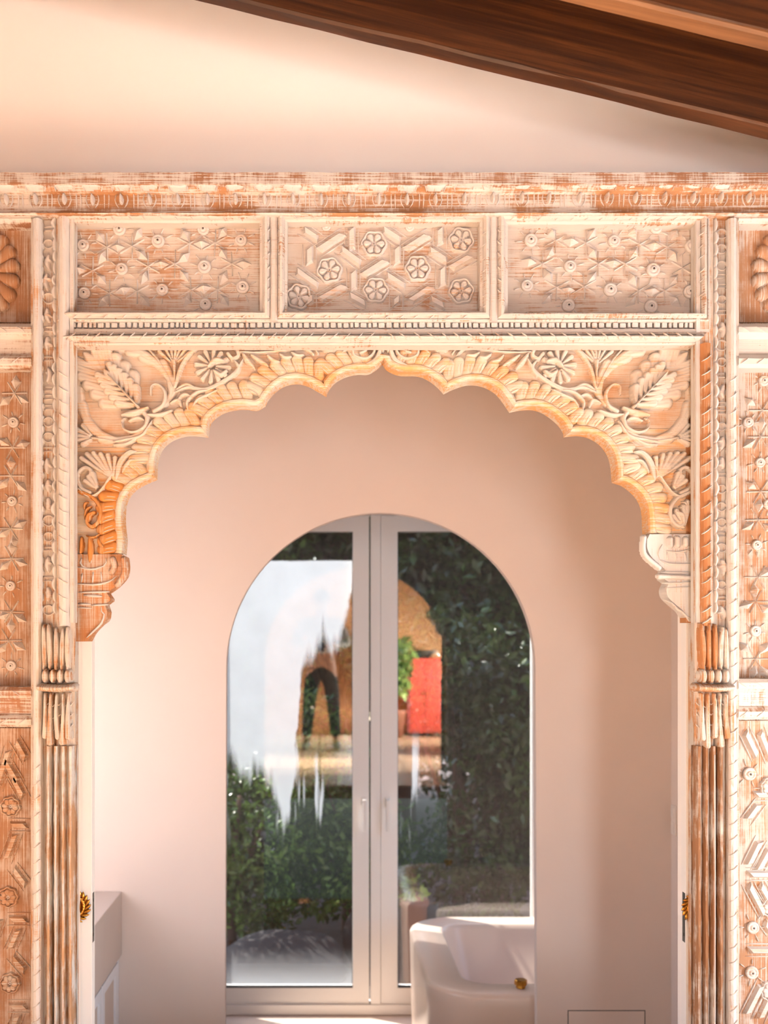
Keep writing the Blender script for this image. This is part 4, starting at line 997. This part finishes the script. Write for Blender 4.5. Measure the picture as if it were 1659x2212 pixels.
# --- columns
YCOL = 2.985
def column(xa, flip, label, m_roll, m_in, marks_in):
    """Left column drawn from xa to xa+93 px; flip mirrors it about its own middle."""
    X = (lambda q: xa+q) if not flip else (lambda q: xa+93-q)
    def pr(L):
        L = [(X(q), h) for q, h in L]; return L if not flip else L[::-1]
    yb = 2294
    body = moulding_v('column', 461, yb, pr([(0, .020), (0, .040), (22, .036), (24, .024), (52, .024), (54, .036), (82, .036), (84, .030), (93, .030), (93, .020)]), YCOL, M['post'], jag=.3)
    body['label'] = label
    col = body
    r1 = moulding_v('outer_roll', 470, yb, pr(half_round(1, 21, .022, 6, .036)), YCOL, m_roll, col, step=10, jag=.6)
    r2 = moulding_v('inner_roll', 462 if not flip else 740, 1352, pr(half_round(56, 81, .024, 6, .032)), YCOL, m_in, col, step=10, jag=.5)
    fl_ = moulding_v('fillet', 462, 1345, pr([(83, 0), (83.5, .040), (92, .040), (93, 0)]), YCOL, M['post_w'], col, jag=.3)
    ya = YCOL-.054
    mk = MB(); rope_marks_v(mk, X(69), 760, 1350, ya-.0015, 11, -6 if not flip else 8, 30 if not flip else 28, 1.6, .006*marks_in); mk.build('rope_marks', M['raised'], r2, True)
    mk = MB(); rope_marks_v(mk, X(11), 1640 if not flip else 800, 2280, YCOL-.057, 9, 6, 34, 1.4, .005); mk.build('rope_marks', M['raised'], r1, True)
    # carved band: bars, rings and a bitten edge
    yk = YCOL-.024; y = 492.0
    while y < 1325:
        kind = random.choice(('bars', 'ring', 'knot', 'bars'))
        if kind == 'bars':
            mk = MB()
            for d in (0, 8): mk.ridge([(X(27+jit(2)), y+d), (X(50+jit(2)), y+d+jit(1))], 2.0, .009, yk, n=4)
            mk.build('cross_bar', M['raised'], col, True); y += 20+jit(3)
        elif kind == 'ring':
            cx, cy, r = X(39), y+15, 11+jit(1.5)
            mk = MB(); mk.ridge([(cx+r*math.cos(t), cy+r*.9*math.sin(t)) for t in np.linspace(.3, 2*math.pi, 14)], 2.0, .009, yk, taper=False, n=16)
            mk.build('ring', M['raised'], col, True); y += 36+jit(4)
        else:
            st = [S([(X(38+jit(4)), y+4), (X(36+jit(6)), y+20), (X(40+jit(4)), y+34+jit(6))], 7, .010, 'leaf', .5), S([(X(33), y+14), (X(46), y+18+jit(5))], 4.5, .009)]
            relief('knot', st, yk, M['raised'], col, 2.0); y += 42+jit(5)
    pts = []; y = 475
    while y < 1335: pts.append((X(56+jit(1)), y)); pts.append((X(50+jit(2)), y+12+jit(3))); y += 26+jit(4)
    st = [S([(X(55), a[1]), (X(52+jit(2)), (a[1]+b[1])/2), (X(55), b[1])], 4+abs(jit(2.5)), .014, 'leaf', .5) for a, b in zip(pts[::2], pts[2::2])]
    st += [S([(X(24), a[1]+6), (X(26+jit(2)), (a[1]+b[1])/2), (X(24), b[1])], 3+abs(jit(1.5)), .012, 'leaf', .5) for a, b in zip(pts[::2], pts[2::2])]
    relief('bitten_edge', st, yk, M['post_w'], col, 2.0)
    # leafy capital with its tied band
    yl = YCOL-.030; st = []
    for q in (32, 45, 57, 70, 83):
        st.append(S([(X(q), 1446), (X(q+jit(2)), 1400), (X(q+jit(4)), 1352+jit(8))], 7.5, .022, 'leaf', .5, 0, .2))
        relief('capital_leaf', [st[-1]], yl, m_in if flip and q > 50 else M['post'], col, 2.0)
    for q in (36, 52, 68, 84): relief('capital_leaf', [S([(X(q), 1447), (X(q), 1473)], 10, .026, 'leaf', .5)], yl, M['post'], col, 2.0)
    relief('tie_band', [S([(X(26), 1484), (X(58), 1486), (X(95), 1484)], 9, .036, 'const', .5)], yl, M['post'], col, 2.0)
    for i, q in enumerate((34, 47, 60, 73, 86)):
        L_ = 1592+((i % 2)*18)+jit(8)
        relief('hanging_leaf', [S([(X(q), 1498), (X(q+jit(3)), 1545), (X(q+jit(3)), L_)], 8, .024, 'drop', .5, 0, .2)], yl, M['post'], col, 2.0)
        mk = MB()
        for t in (.25, .5, .75): yy = 1498+(L_-1498)*t; mk.ridge([(X(q-7), yy-6), (X(q), yy+2), (X(q+7), yy-6)], 1.3, .004, yl-.018, n=5)
        mk.build('leaf_vein', M['raised'], col, True)
    # fluted shaft below
    prof = [(28, 0)]
    for i in range(4):
        a = 29+i*16; prof += [(a, .010), (a+2, .034), (a+6, .046), (a+10, .044), (a+13, .030), (a+14.5, .010)]
    prof += [(93.5, .014), (93.5, .010)]
    moulding_v('fluted_shaft', 1612, yb, pr(prof), YCOL-.012, M['shaft'] if not flip else M['shaft_d'], col, jag=.9, step=26)
    mk = MB()
    for q in (25.5, 53.0): mk.ridge([(X(q), 1630), (X(q+jit(1)), 1900), (X(q), yb)], 1.6, .006, YCOL-.032 if q < 30 else YCOL-.056, taper=False, n=24)
    mk.build('edge_line', M['post_w'], col, True)
    return col
column(67, False, 'worn column with bitten carved band', M['post_w'], M['post_w'], .5)
column(1503, True, 'column with a bare brown roll', M['post_w'], M['rope_b'], 1.25)
mb = MB(); mb.boxp(1482, 741, 1503, 1345, YS-.002, YS+.05); mb.build('reveal', M['rope_b'], SUR)  # flat strip; the shade of the reveal is put into its brown
mb = MB(); mb.boxp(60, 455, 161, 2294, 3.01, YW); mb.boxp(1500, 455, 1600, 2294, 3.01, YW); mb.build('backing_board', M['post'], SUR)

# --- side panels
def side(x0, x1, xe, inn, label):
    """Outer bay between a column (edge xe) and the far margin; inn is +1 where the column lies at larger x."""
    a, b = min(x0, x1), max(x0, x1); cx = (a+b)/2
    RLM = M['board'] if inn > 0 else M['rail']
    PM, RM = (M['panel_l'], M['raised_l']) if inn > 0 else (M['panel_v'], M['raised'])
    mb = MB(); mb.boxp(a-20, 455, b+20, 2294, YB+.004, YW); bb = mb.build('backing_board', PM, SUR)
    # top edge moulding, shell panel
    moulding_h('rail', a, b, [(459, 0), (461, .046), (466, .058), (472, .062), (477, .056), (480, .050), (481, -.004)], YB, RLM, jag=.4)
    mb = MB(); mb.boxp(a, 480, b, 696, YB-.004, YB+.02); sp = mb.build('shell_panel', PM, SUR)
    c = (cx, 592)
    for i in range(16):
        t = math.pi*2*i/16+.2; px, py = c[0]+56*math.cos(t), c[1]+82*math.sin(t)
        relief('shell_lobe', [S([(c[0]+10*math.cos(t), c[1]+14*math.sin(t)), (px, py)], 16, .012, 'drop', .35)], YB-.004, PM, sp, 2.2)
        mk = MB(); t2 = t+math.pi/16
        mk.ridge([(c[0]+8*math.cos(t2), c[1]+10*math.sin(t2)), (c[0]+58*math.cos(t2), c[1]+84*math.sin(t2))], 1.4, .005, YB-.0135, n=5); mk.build('shell_rib', M['raised'], sp, True)
    for ya, yb_ in ((696, 794), (1483 if inn > 0 else 1466, 1572 if inn > 0 else 1556)):
        h = yb_-ya
        r_ = moulding_h('rail', a, b, [(ya, -.004), (ya+1, .050), (ya+h*.10, .060), (ya+h*.22, .060), (ya+h*.30, .050), (ya+h*.34, .044), (ya+h*.66, .044), (ya+h*.70, .052), (ya+h*.80, .062), (ya+h*.92, .060), (ya+h-1, .050), (ya+h, -.004)], YB, RLM, jag=.5)
        mk = MB(); rope_marks(mk, a-10, b, ya+h*.16, YB-.059, -9, 6, 36); rope_marks(mk, a-10, b, ya+h*.84, YB-.061, 9, 7, 36); mk.build('rope_marks', M['raised'], r_, True)
    y0, y1 = (795, 1482) if inn > 0 else (786, 1465)
    mb = MB(); mb.boxp(a, y0, b, y1, YB-.004, YB+.02); pn = mb.build('star_panel', PM, SUR)
    if inn > 0:
        bs = [(29.8, 912.7), (27, 1082.7), (23.6, 1265.6), (24.9, 1438)]; ss = [(31.6, 849.5), (27, 967), (24, 1028), (23.5, 1142), (25, 1207), (25, 1321.5), (18.6, 1383.7)]
        ds = [(34, 825), (50, 862), (12, 866), (50, 960), (8, 955), (24, 1000), (46, 1050), (8, 1045), (44, 1132), (30, 1170), (8, 1152), (46, 1215), (10, 1222), (26, 1182), (24, 1352), (44, 1335), (8, 1330), (42, 1396), (5, 1400)]
    else:
        bs = [(1648.8, 823.3), (1615, 912.8), (1641, 999.8), (1634, 1177.5), (1631, 1363), (1660, 1090)]; ss = [(1646, 886.7), (1642.6, 944), (1642.6, 1062), (1637.6, 1122.8), (1637.6, 1247), (1633, 1299.7), (1632, 1423)]
        ds = [(1620, 868), (1645, 915), (1618, 958), (1622, 1048), (1640, 1092), (1616, 1136), (1630, 1275), (1654, 1315), (1612, 1306), (1608, 1398), (1650, 1400), (1650, 1452), (1628, 1452), (1655, 1235), (1660, 1140)]
    mp = lambda L: L+[(2*cx-p[0], p[1]) for p in L if abs(p[0]-cx) > 12]      # the far half of the bay matches the near one
    bs, ss, ds = mp(bs), mp(ss), mp(ds)
    for p in bs: boss(*p, pn, YB-.004, .82, 7)
    for p in ss: star(*p, pn, YB-.004, 0)
    for p in ds: diamond(*p, near_angle(p, ss), pn, YB-.004, .9)
    y0 = 1573 if inn > 0 else 1557
    mb = MB(); mb.boxp(a, y0, b, 2294, YB-.004, YB+.02); pn = mb.build('knot_panel', PM, SUR)
    if inn > 0:
        fs_ = [(24, 1741.5), (19, 1937), (23, 2122.6)]
        bars = [((35, 1600), (58, 1640)), ((10, 1640), (40, 1690)), ((28, 1678), (52, 1722)), ((25, 1782), (60, 1782)), ((35, 1800), (14, 1856)), ((30, 1875), (58, 1912)), ((22, 1985), (60, 1985)), ((42, 2005), (22, 2050)), ((28, 2066), (56, 2098)), ((22, 2173), (60, 2173)), ((40, 2190), (20, 2240)), ((20, 1620), (-5, 1700)), ((0, 1985), (-20, 2040))]
    else:
        fs_ = [(1662, 1700), (1664, 1960), (1662, 2140)]
        bars = [((1608, 1580), (1634, 1634)), ((1640, 1580), (1664, 1640)), ((1628, 1716), (1660, 1716)), ((1614, 1770), (1640, 1735)), ((1616, 1868), (1642, 1815)), ((1636, 1880), (1664, 1830)), ((1616, 1888), (1664, 1888)), ((1616, 1910), (1650, 1975)), ((1640, 1910), (1664, 1950)), ((1616, 2052), (1664, 2052)), ((1612, 2190), (1645, 2125)), ((1640, 2200), (1664, 2150)), ((1650, 1990), (1664, 2010))]
        for p in ((1617.4, 1671.5), (1624.8, 2003), (1622.5, 2100)): boss(*p, pn, YB-.004, 1.0, 6)
    bars = bars+[((2*cx-p[0], p[1]), (2*cx-q[0], q[1])) for p, q in bars if abs(p[0]-cx) > 20 and abs(q[0]-cx) > 20]
    for p in mp(fs_): flower(*p, pn, YB-.004, 20, 8, RM)
    for p, q in bars: bar('bevelled_bar', p, q, pn, YB-.004, 8.5, .012, RM)
side(-120, 67, 67, 1, 'left')
side(1596, 1790, 1596, -1, 'right')

# ------------------------------------------------------------------ the garden beyond the glass
ZG = ZB-.06
mb = MB(); mb.box(-9, 9, 6.25, 20, ZG-.3, ZG); struct(mb.build('ground', M['soil']))
def leaf_cloud(rng, n, c, r, size, bias=0.75):
    """n folded leaves scattered through an ellipsoid shell."""
    d = rng.normal(size=(n, 3)); d /= np.linalg.norm(d, axis=1)[:, None]
    p = d*(rng.random(n)**(1/3)*(1-bias)+bias*(0.6+0.4*rng.random(n)))[:, None]*np.array(r)+np.array(c)
    return p
def leaves_mesh(name, pts, size, rng):
    n = len(pts); a = rng.normal(size=(n, 3)); a[:, 2] -= .4; a /= np.linalg.norm(a, axis=1)[:, None]
    b = np.cross(a, rng.normal(size=(n, 3))); b /= np.linalg.norm(b, axis=1)[:, None]+1e-9
    c = np.cross(a, b); L = size*rng.uniform(.6, 1.3, n)[:, None]; wd = L*.24
    v = np.stack([pts, pts+a*L*.45+b*wd+c*L*.08, pts+a*L, pts+a*L*.45-b*wd+c*L*.08, pts+a*L*.5-c*L*.03], 1).reshape(-1, 3)
    i = np.arange(n)*5
    f = np.concatenate([np.stack([i, i+1, i+4], 1), np.stack([i+1, i+2, i+4], 1), np.stack([i+2, i+3, i+4], 1), np.stack([i+3, i, i+4], 1)])
    me = bpy.data.meshes.new(name); me.vertices.add(len(v)); me.vertices.foreach_set('co', v.ravel())
    me.loops.add(f.size); me.loops.foreach_set('vertex_index', f.ravel()); me.polygons.add(len(f)); me.polygons.foreach_set('loop_start', np.arange(len(f))*3)
    me.update(calc_edges=True); return me
def shrub(name, label, cat, x, y, h, r, n, size, m, seed, clumps=7, trunk=True, group=None):
    rng = np.random.default_rng(seed); o = empty(name, (x, y, ZG)); tag(o, label, cat, group)
    cs = [(rng.uniform(-.6, .6)*r, rng.uniform(-.5, .5)*r, h*rng.uniform(.25 if not trunk else .4, .95)) for _ in range(clumps)]
    pts = np.vstack([leaf_cloud(rng, n//clumps, c, (r*.55, r*.5, h*.20), size) for c in cs])
    pts = pts[pts[:, 2] > .03]
    f = link('foliage', leaves_mesh('foliage', pts, size, rng), m, o); f['kind'] = 'stuff'
    mb = MB(); tube(mb, [(0, 0, -.05), (rng.uniform(-.05, .05), 0, h*.4), (rng.uniform(-.1, .1), 0, h*.8)], [.05*h/2, .04*h/2, .015], 8)
    for c in cs: tube(mb, [(0, 0, h*.3), (c[0]*.5, c[1]*.5, (h*.3+c[2])*.5), c], [.022, .016, .006], 6)
    mb.build('trunk', M['bark'], o, True)
    return o
T = [  # name, label, x, y, height, radius, leaves, leaf size, material
 ('tree', 'dense dark evergreen tree filling the upper right pane', 1.35, 8.6, 4.6, 1.25, 17100, 0.108, 'leaf_d', 11),
 ('tree', 'tall dark evergreen tree behind the window mullion', 0.1, 9.4, 4.9, 1.3, 15200, 0.115, 'leaf_d', 12),
 ('tree', 'leafy green tree seen through the upper left pane', -1.1, 9.0, 4.6, 1.25, 15200, 0.108, 'leaf_m', 13),
 ('tree', 'far evergreen tree closing the garden at the right', 3.0, 10.5, 5.2, 1.7, 13300, 0.137, 'leaf_d', 14),
 ('tree', 'far tree closing the garden at the left', -2.8, 10.6, 5.0, 1.6, 11400, 0.137, 'leaf_m', 15),
 ('tree', 'broad dark tree at the back of the garden', 0.9, 11.8, 5.6, 2.0, 15200, 0.144, 'leaf_d', 16),
 ('tree', 'broad green tree at the back of the garden', -1.2, 12.0, 5.6, 2.0, 13300, 0.144, 'leaf_d', 17),
 ('tree', 'towering far tree closing the view behind the mullion', 0.3, 15.5, 7.5, 2.6, 13300, 0.187, 'leaf_d', 31),
 ('tree', 'towering far tree at the left end of the garden', -3.6, 15.2, 7.5, 2.6, 11400, 0.187, 'leaf_m', 32),
 ('tree', 'towering far tree at the right end of the garden', 4.6, 15.0, 7.5, 2.6, 11400, 0.187, 'leaf_d', 33),
 ('hedge', 'long clipped dark hedge along the foot of the far trees', 0.5, 13.4, 2.6, 4.2, 26600, 0.122, 'leaf_d', 34),
 ('shrub', 'light green arching shrub low behind the left pane', -0.55, 7.15, 1.35, .62, 6840, 0.061, 'leaf_m', 18),
 ('shrub', 'mid green shrub low at the left edge of the left pane', -1.05, 7.7, 2.0, .75, 6840, 0.065, 'leaf_m', 19),
 ('shrub', 'dark shrub low behind the middle of the window', 0.2, 7.9, 1.9, .75, 7980, 0.072, 'leaf_m', 20),
 ('shrub', 'dark shrub behind the bathtub', 0.95, 7.7, 2.1, .8, 7980, 0.072, 'leaf_d', 21),
 ('shrub', 'deep green shrub at the right edge of the right pane', 1.7, 7.6, 2.6, .8, 7980, 0.079, 'leaf_d', 22),
]
for nm, lb, x, y, h, r, n, s_, m, sd in T: shrub(nm, lb, nm, x, y, h, r, n, s_, M[m], sd, 8 if nm == 'shrub' else 12, nm == 'tree')
# grey garden boulders at the foot of the left pane, clay pot with a seedling behind the bath
def boulder(label, x, y, r, seed):
    rng = random.Random(seed); bm = bmesh.new(); bmesh.ops.create_icosphere(bm, subdivisions=3, radius=1)
    fr = [(rng.uniform(-2, 2), rng.uniform(-2, 2), rng.uniform(-2, 2), rng.uniform(0, 6)) for _ in range(6)]
    for v in bm.verts:
        k = 1+.07*sum(math.sin(a*v.co.x*2+b*v.co.y*2+c*v.co.z*2+d) for a, b, c, d in fr); v.co = Vector((v.co.x*r[0], v.co.y*r[1], v.co.z*r[2]))*k
    mb = MB(); mb.bm(bm); o = mb.build('boulder', M['stone'], None, True); o.location = (x, y, ZG+r[2]*.55); tag(o, label, 'stone')
boulder('wide grey garden stone low in the left pane', -0.25, 6.75, (.42, .28, .20), 3)
boulder('grey garden stone beside the wide one by the mullion', 0.34, 7.1, (.18, .2, .24), 4)
boulder('small pale stone at the left edge of the left pane', -.86, 6.5, (.13, .12, .12), 5)
pot = empty('potted_seedling', (.575, 6.75, ZG)); tag(pot, 'tall clay pot with a small seedling standing outside behind the bathtub corner', 'potted plant')
o = link('pot', lathe([(.001, 0), (.06, 0), (.065, .03), (.08, .46), (.09, .47), (.09, .51), (.08, .51), (.075, .49), (.001, .48)], 24, 'z').mesh('pot'), M['pot_d'], pot, True)
rng = np.random.default_rng(5); p_ = leaf_cloud(rng, 40, (0, 0, .58), (.08, .08, .09), .06)
f = link('foliage', leaves_mesh('foliage', p_, .07, rng), M['leaf_l'], pot); f['kind'] = 'stuff'

# ------------------------------------------------------------------ the room behind the lens, seen mirrored in the panes
def skin_body(name, verts, edges, radii, m, parent, root=0, sub=2):
    me = bpy.data.meshes.new(name); me.from_pydata(verts, edges, []); me.update()
    o = bpy.data.objects.new(name, me); COL.objects.link(o); o.parent = parent; me.materials.append(m)
    md = o.modifiers.new('skin', 'SKIN'); md.use_smooth_shade = True
    for v, r_ in zip(me.skin_vertices[0].data, radii): v.radius = (r_, r_) if not isinstance(r_, tuple) else r_
    me.skin_vertices[0].data[root].use_root = True
    s_ = o.modifiers.new('sub', 'SUBSURF'); s_.levels = sub; s_.render_levels = sub
    return o
PX, PY = 0.02, -0.38
per = empty('person', (PX, PY, 0)); tag(per, 'person in dark trousers standing astride with a camera, mirrored in the left pane', 'person')
V = []; E = []; RD = []
def pt(p, r_, link_to=None):
    V.append(p); RD.append(r_); i = len(V)-1
    if link_to is not None: E.append((link_to, i))
    return i
# local axes: x to the photo's right, y towards the window, z up
pel = pt((0, 0, .93), (.145, .105)); spn = pt((0, .01, 1.10), (.13, .10), pel); che = pt((0, .0, 1.32), (.155, .11), spn)
nb = pt((0, .0, 1.46), .065, che); nk = pt((0, .015, 1.53), .052, nb); hd = pt((0, .03, 1.62), (.072, .085), nk); ht = pt((0, .02, 1.70), (.070, .082), hd)
trous = []; shirt = []
for sg in (-1, 1):
    hp = pt((sg*.095, 0, .88), .092, pel); kn = pt((sg*.135, .02, .50), .060, hp); ank = pt((sg*.165, -.01, .09), .040, kn); toe = pt((sg*.18, .13, .035), .034, ank)
    sh = pt((sg*.185, 0, 1.41), .058, che); el = pt((sg*.30, .02, 1.16), .040, sh); wr = pt((sg*.105, .235, 1.17), .028, el); palm = pt((sg*.075, .285, 1.165), .028, wr)
    for k, (dx, dz, ln) in enumerate(((.0, .028, .050), (.0, .010, .056), (.0, -.008, .052), (.0, -.024, .042))):
        f0 = pt((sg*.066, .318, 1.165+dz), .009, palm); pt((sg*.045, .345, 1.165+dz), .008, f0)
    th0 = pt((sg*.055, .285, 1.195), .010, palm); pt((sg*.035, .312, 1.205), .009, th0)
body = skin_body('body', V, E, RD, M['skin'], per)
def cloth(name, pts, edges, rad, m): return skin_body(name, pts, edges, rad, m, per)
tv = [(0, 0, 1.0), (0, 0, .90)]; tr = [(.150, .112), (.158, .118)]; te = [(0, 1)]
for sg in (-1, 1):
    n0 = len(tv); tv += [(sg*.098, 0, .86), (sg*.135, .02, .50), (sg*.163, -.005, .12)]; tr += [.106, .076, .060]; te += [(1, n0), (n0, n0+1), (n0+1, n0+2)]
cloth('trousers', tv, te, tr, M['trouser'])
tv = [(0, .005, 1.02), (0, .01, 1.12), (0, 0, 1.33), (0, 0, 1.455)]; tr = [(.150, .118), (.142, .115), (.168, .125), .078]; te = [(0, 1), (1, 2), (2, 3)]
for sg in (-1, 1):
    n0 = len(tv); tv += [(sg*.19, 0, 1.41), (sg*.30, .02, 1.165), (sg*.155, .19, 1.168)]; tr += [.070, .052, .040]; te += [(2, n0), (n0, n0+1), (n0+1, n0+2)]
cloth('shirt', tv, te, tr, M['shirt'])
for sg in (-1, 1):
    cloth('shoe', [(sg*.163, -.06, .045), (sg*.166, .0, .05), (sg*.185, .15, .035)], [(0, 1), (1, 2)], [.046, .050, .040], M['shoe'])
bm = bmesh.new(); bmesh.ops.create_uvsphere(bm, u_segments=20, v_segments=14, radius=1)
for v in bm.verts: v.co = Vector((v.co.x*.088, v.co.y*.100-.004, v.co.z*.085+1.70))
bmesh.ops.delete(bm, geom=[v for v in bm.verts if v.co.y > .035 and v.co.z < 1.715], context='VERTS')
mb = MB(); mb.bm(bm); mb.build('hair', M['hair'], per, True)
mb = MB(); bm = bmesh.new(); bmesh.ops.create_cone(bm, segments=10, radius1=.016, radius2=.006, depth=.03, cap_ends=True)
for v in bm.verts: v.co = Vector((v.co.x, .118+v.co.z*.0+v.co.y*.5, 1.625+v.co.z))
mb.bm(bm); mb.build('nose', M['skin'], per, True)
for sg in (-1, 1):
    mb = MB(); bm = bmesh.new(); bmesh.ops.create_uvsphere(bm, u_segments=10, v_segments=8, radius=.011)
    for v in bm.verts: v.co += Vector((sg*.030, .104, 1.655))
    mb.bm(bm); mb.build('eye', M['hair'], per, True)
    mb = MB(); bm = bmesh.new(); bmesh.ops.create_uvsphere(bm, u_segments=10, v_segments=8, radius=1)
    for v in bm.verts: v.co = Vector((sg*.084+v.co.x*.008, .02+v.co.y*.018, 1.635+v.co.z*.030))
    mb.bm(bm); mb.build('ear', M['skin'], per, True)
mb = MB(); mb.box(-.024, .024, .098, .108, 1.580, 1.590, .004); mb.build('mouth', M['red'], per)
cam_o = empty('photo_camera', (PX, -.075, HC)); tag(cam_o, 'black photo camera held in both hands of the person at waist height', 'camera')
mb = MB(); mb.box(-.032, .032, -.035, .02, -.045, .045, .006); mb.box(-.016, .016, -.02, .02, .045, .062, .004); mb.build('body', M['black'], cam_o)
mb = MB(); tube(mb, [(0, .018, 0), (0, .045, 0)], [.028, .027], 20); mb.build('lens', M['black'], cam_o, True)

cab = empty('red_cabinet', (1.33, -2.28, 0)); tag(cab, 'tall red lacquered cabinet mirrored in the right pane beside the mullion', 'cabinet')
mb = MB(); mb.box(1.14, 1.54, -2.49, -2.09, .05, 1.0, .006); rel(mb.build('body', M['red'], cab))
for x0, x1 in ((1.15, 1.336), (1.344, 1.53)):
    mb = MB(); mb.box(x0, x1, -2.093, -2.075, .08, .97, .003); d_ = rel(mb.build('door', M['red'], cab))
    mb = MB(); xk = x1-.02 if x0 < 1.2 else x0+.02; tube(mb, [(xk, -2.076, .55), (xk, -2.055, .55)], [.008, .012], 10); mb.build('knob', M['brass'], d_, True)
for x in (1.16, 1.52):
    for y in (-2.47, -2.11): mb = MB(); mb.box(x-.015, x+.015, y-.015, y+.015, 0, .055); rel(mb.build('leg', M['bark'], cab))
vase = empty('dark_bowl', (1.34, -2.28, 1.0)); tag(vase, 'dark shallow bowl on top of the red cabinet', 'bowl')
link('bowl', lathe([(.001, 0), (.07, 0), (.09, .02), (.16, .09), (.155, .10), (.08, .03), (.001, .02)], 28, 'z').mesh('bowl'), M['hair'], vase, True)
pl = empty('potted_plant', (.93, -2.0, 0)); tag(pl, 'yellow green leafy plant in a clay pot standing left of the red cabinet', 'potted plant')
link('pot', lathe([(.001, 0), (.12, 0), (.16, .30), (.17, .31), (.17, .34), (.15, .34), (.001, .31)], 24, 'z').mesh('pot'), M['pot'], pl, True)
rng = np.random.default_rng(9); p_ = np.vstack([leaf_cloud(rng, 160, c, (.16, .16, .22), .1) for c in ((.05, 0, .75), (-.08, .02, .95), (.1, 0, 1.05))])
f = link('foliage', leaves_mesh('foliage', p_, .13, rng), M['leaf_l'], pl); f['kind'] = 'stuff'
mb = MB(); tube(mb, [(0, 0, .3), (.01, 0, .7), (0, 0, 1.0)], [.014, .011, .006], 6); mb.build('stem', M['bark'], pl, True)
# terrace slab outside the rear door
mb = MB(); mb.box(-6, 6, -9, -2.6, -.2, -.06); struct(mb.build('terrace', M['bathfloor']))
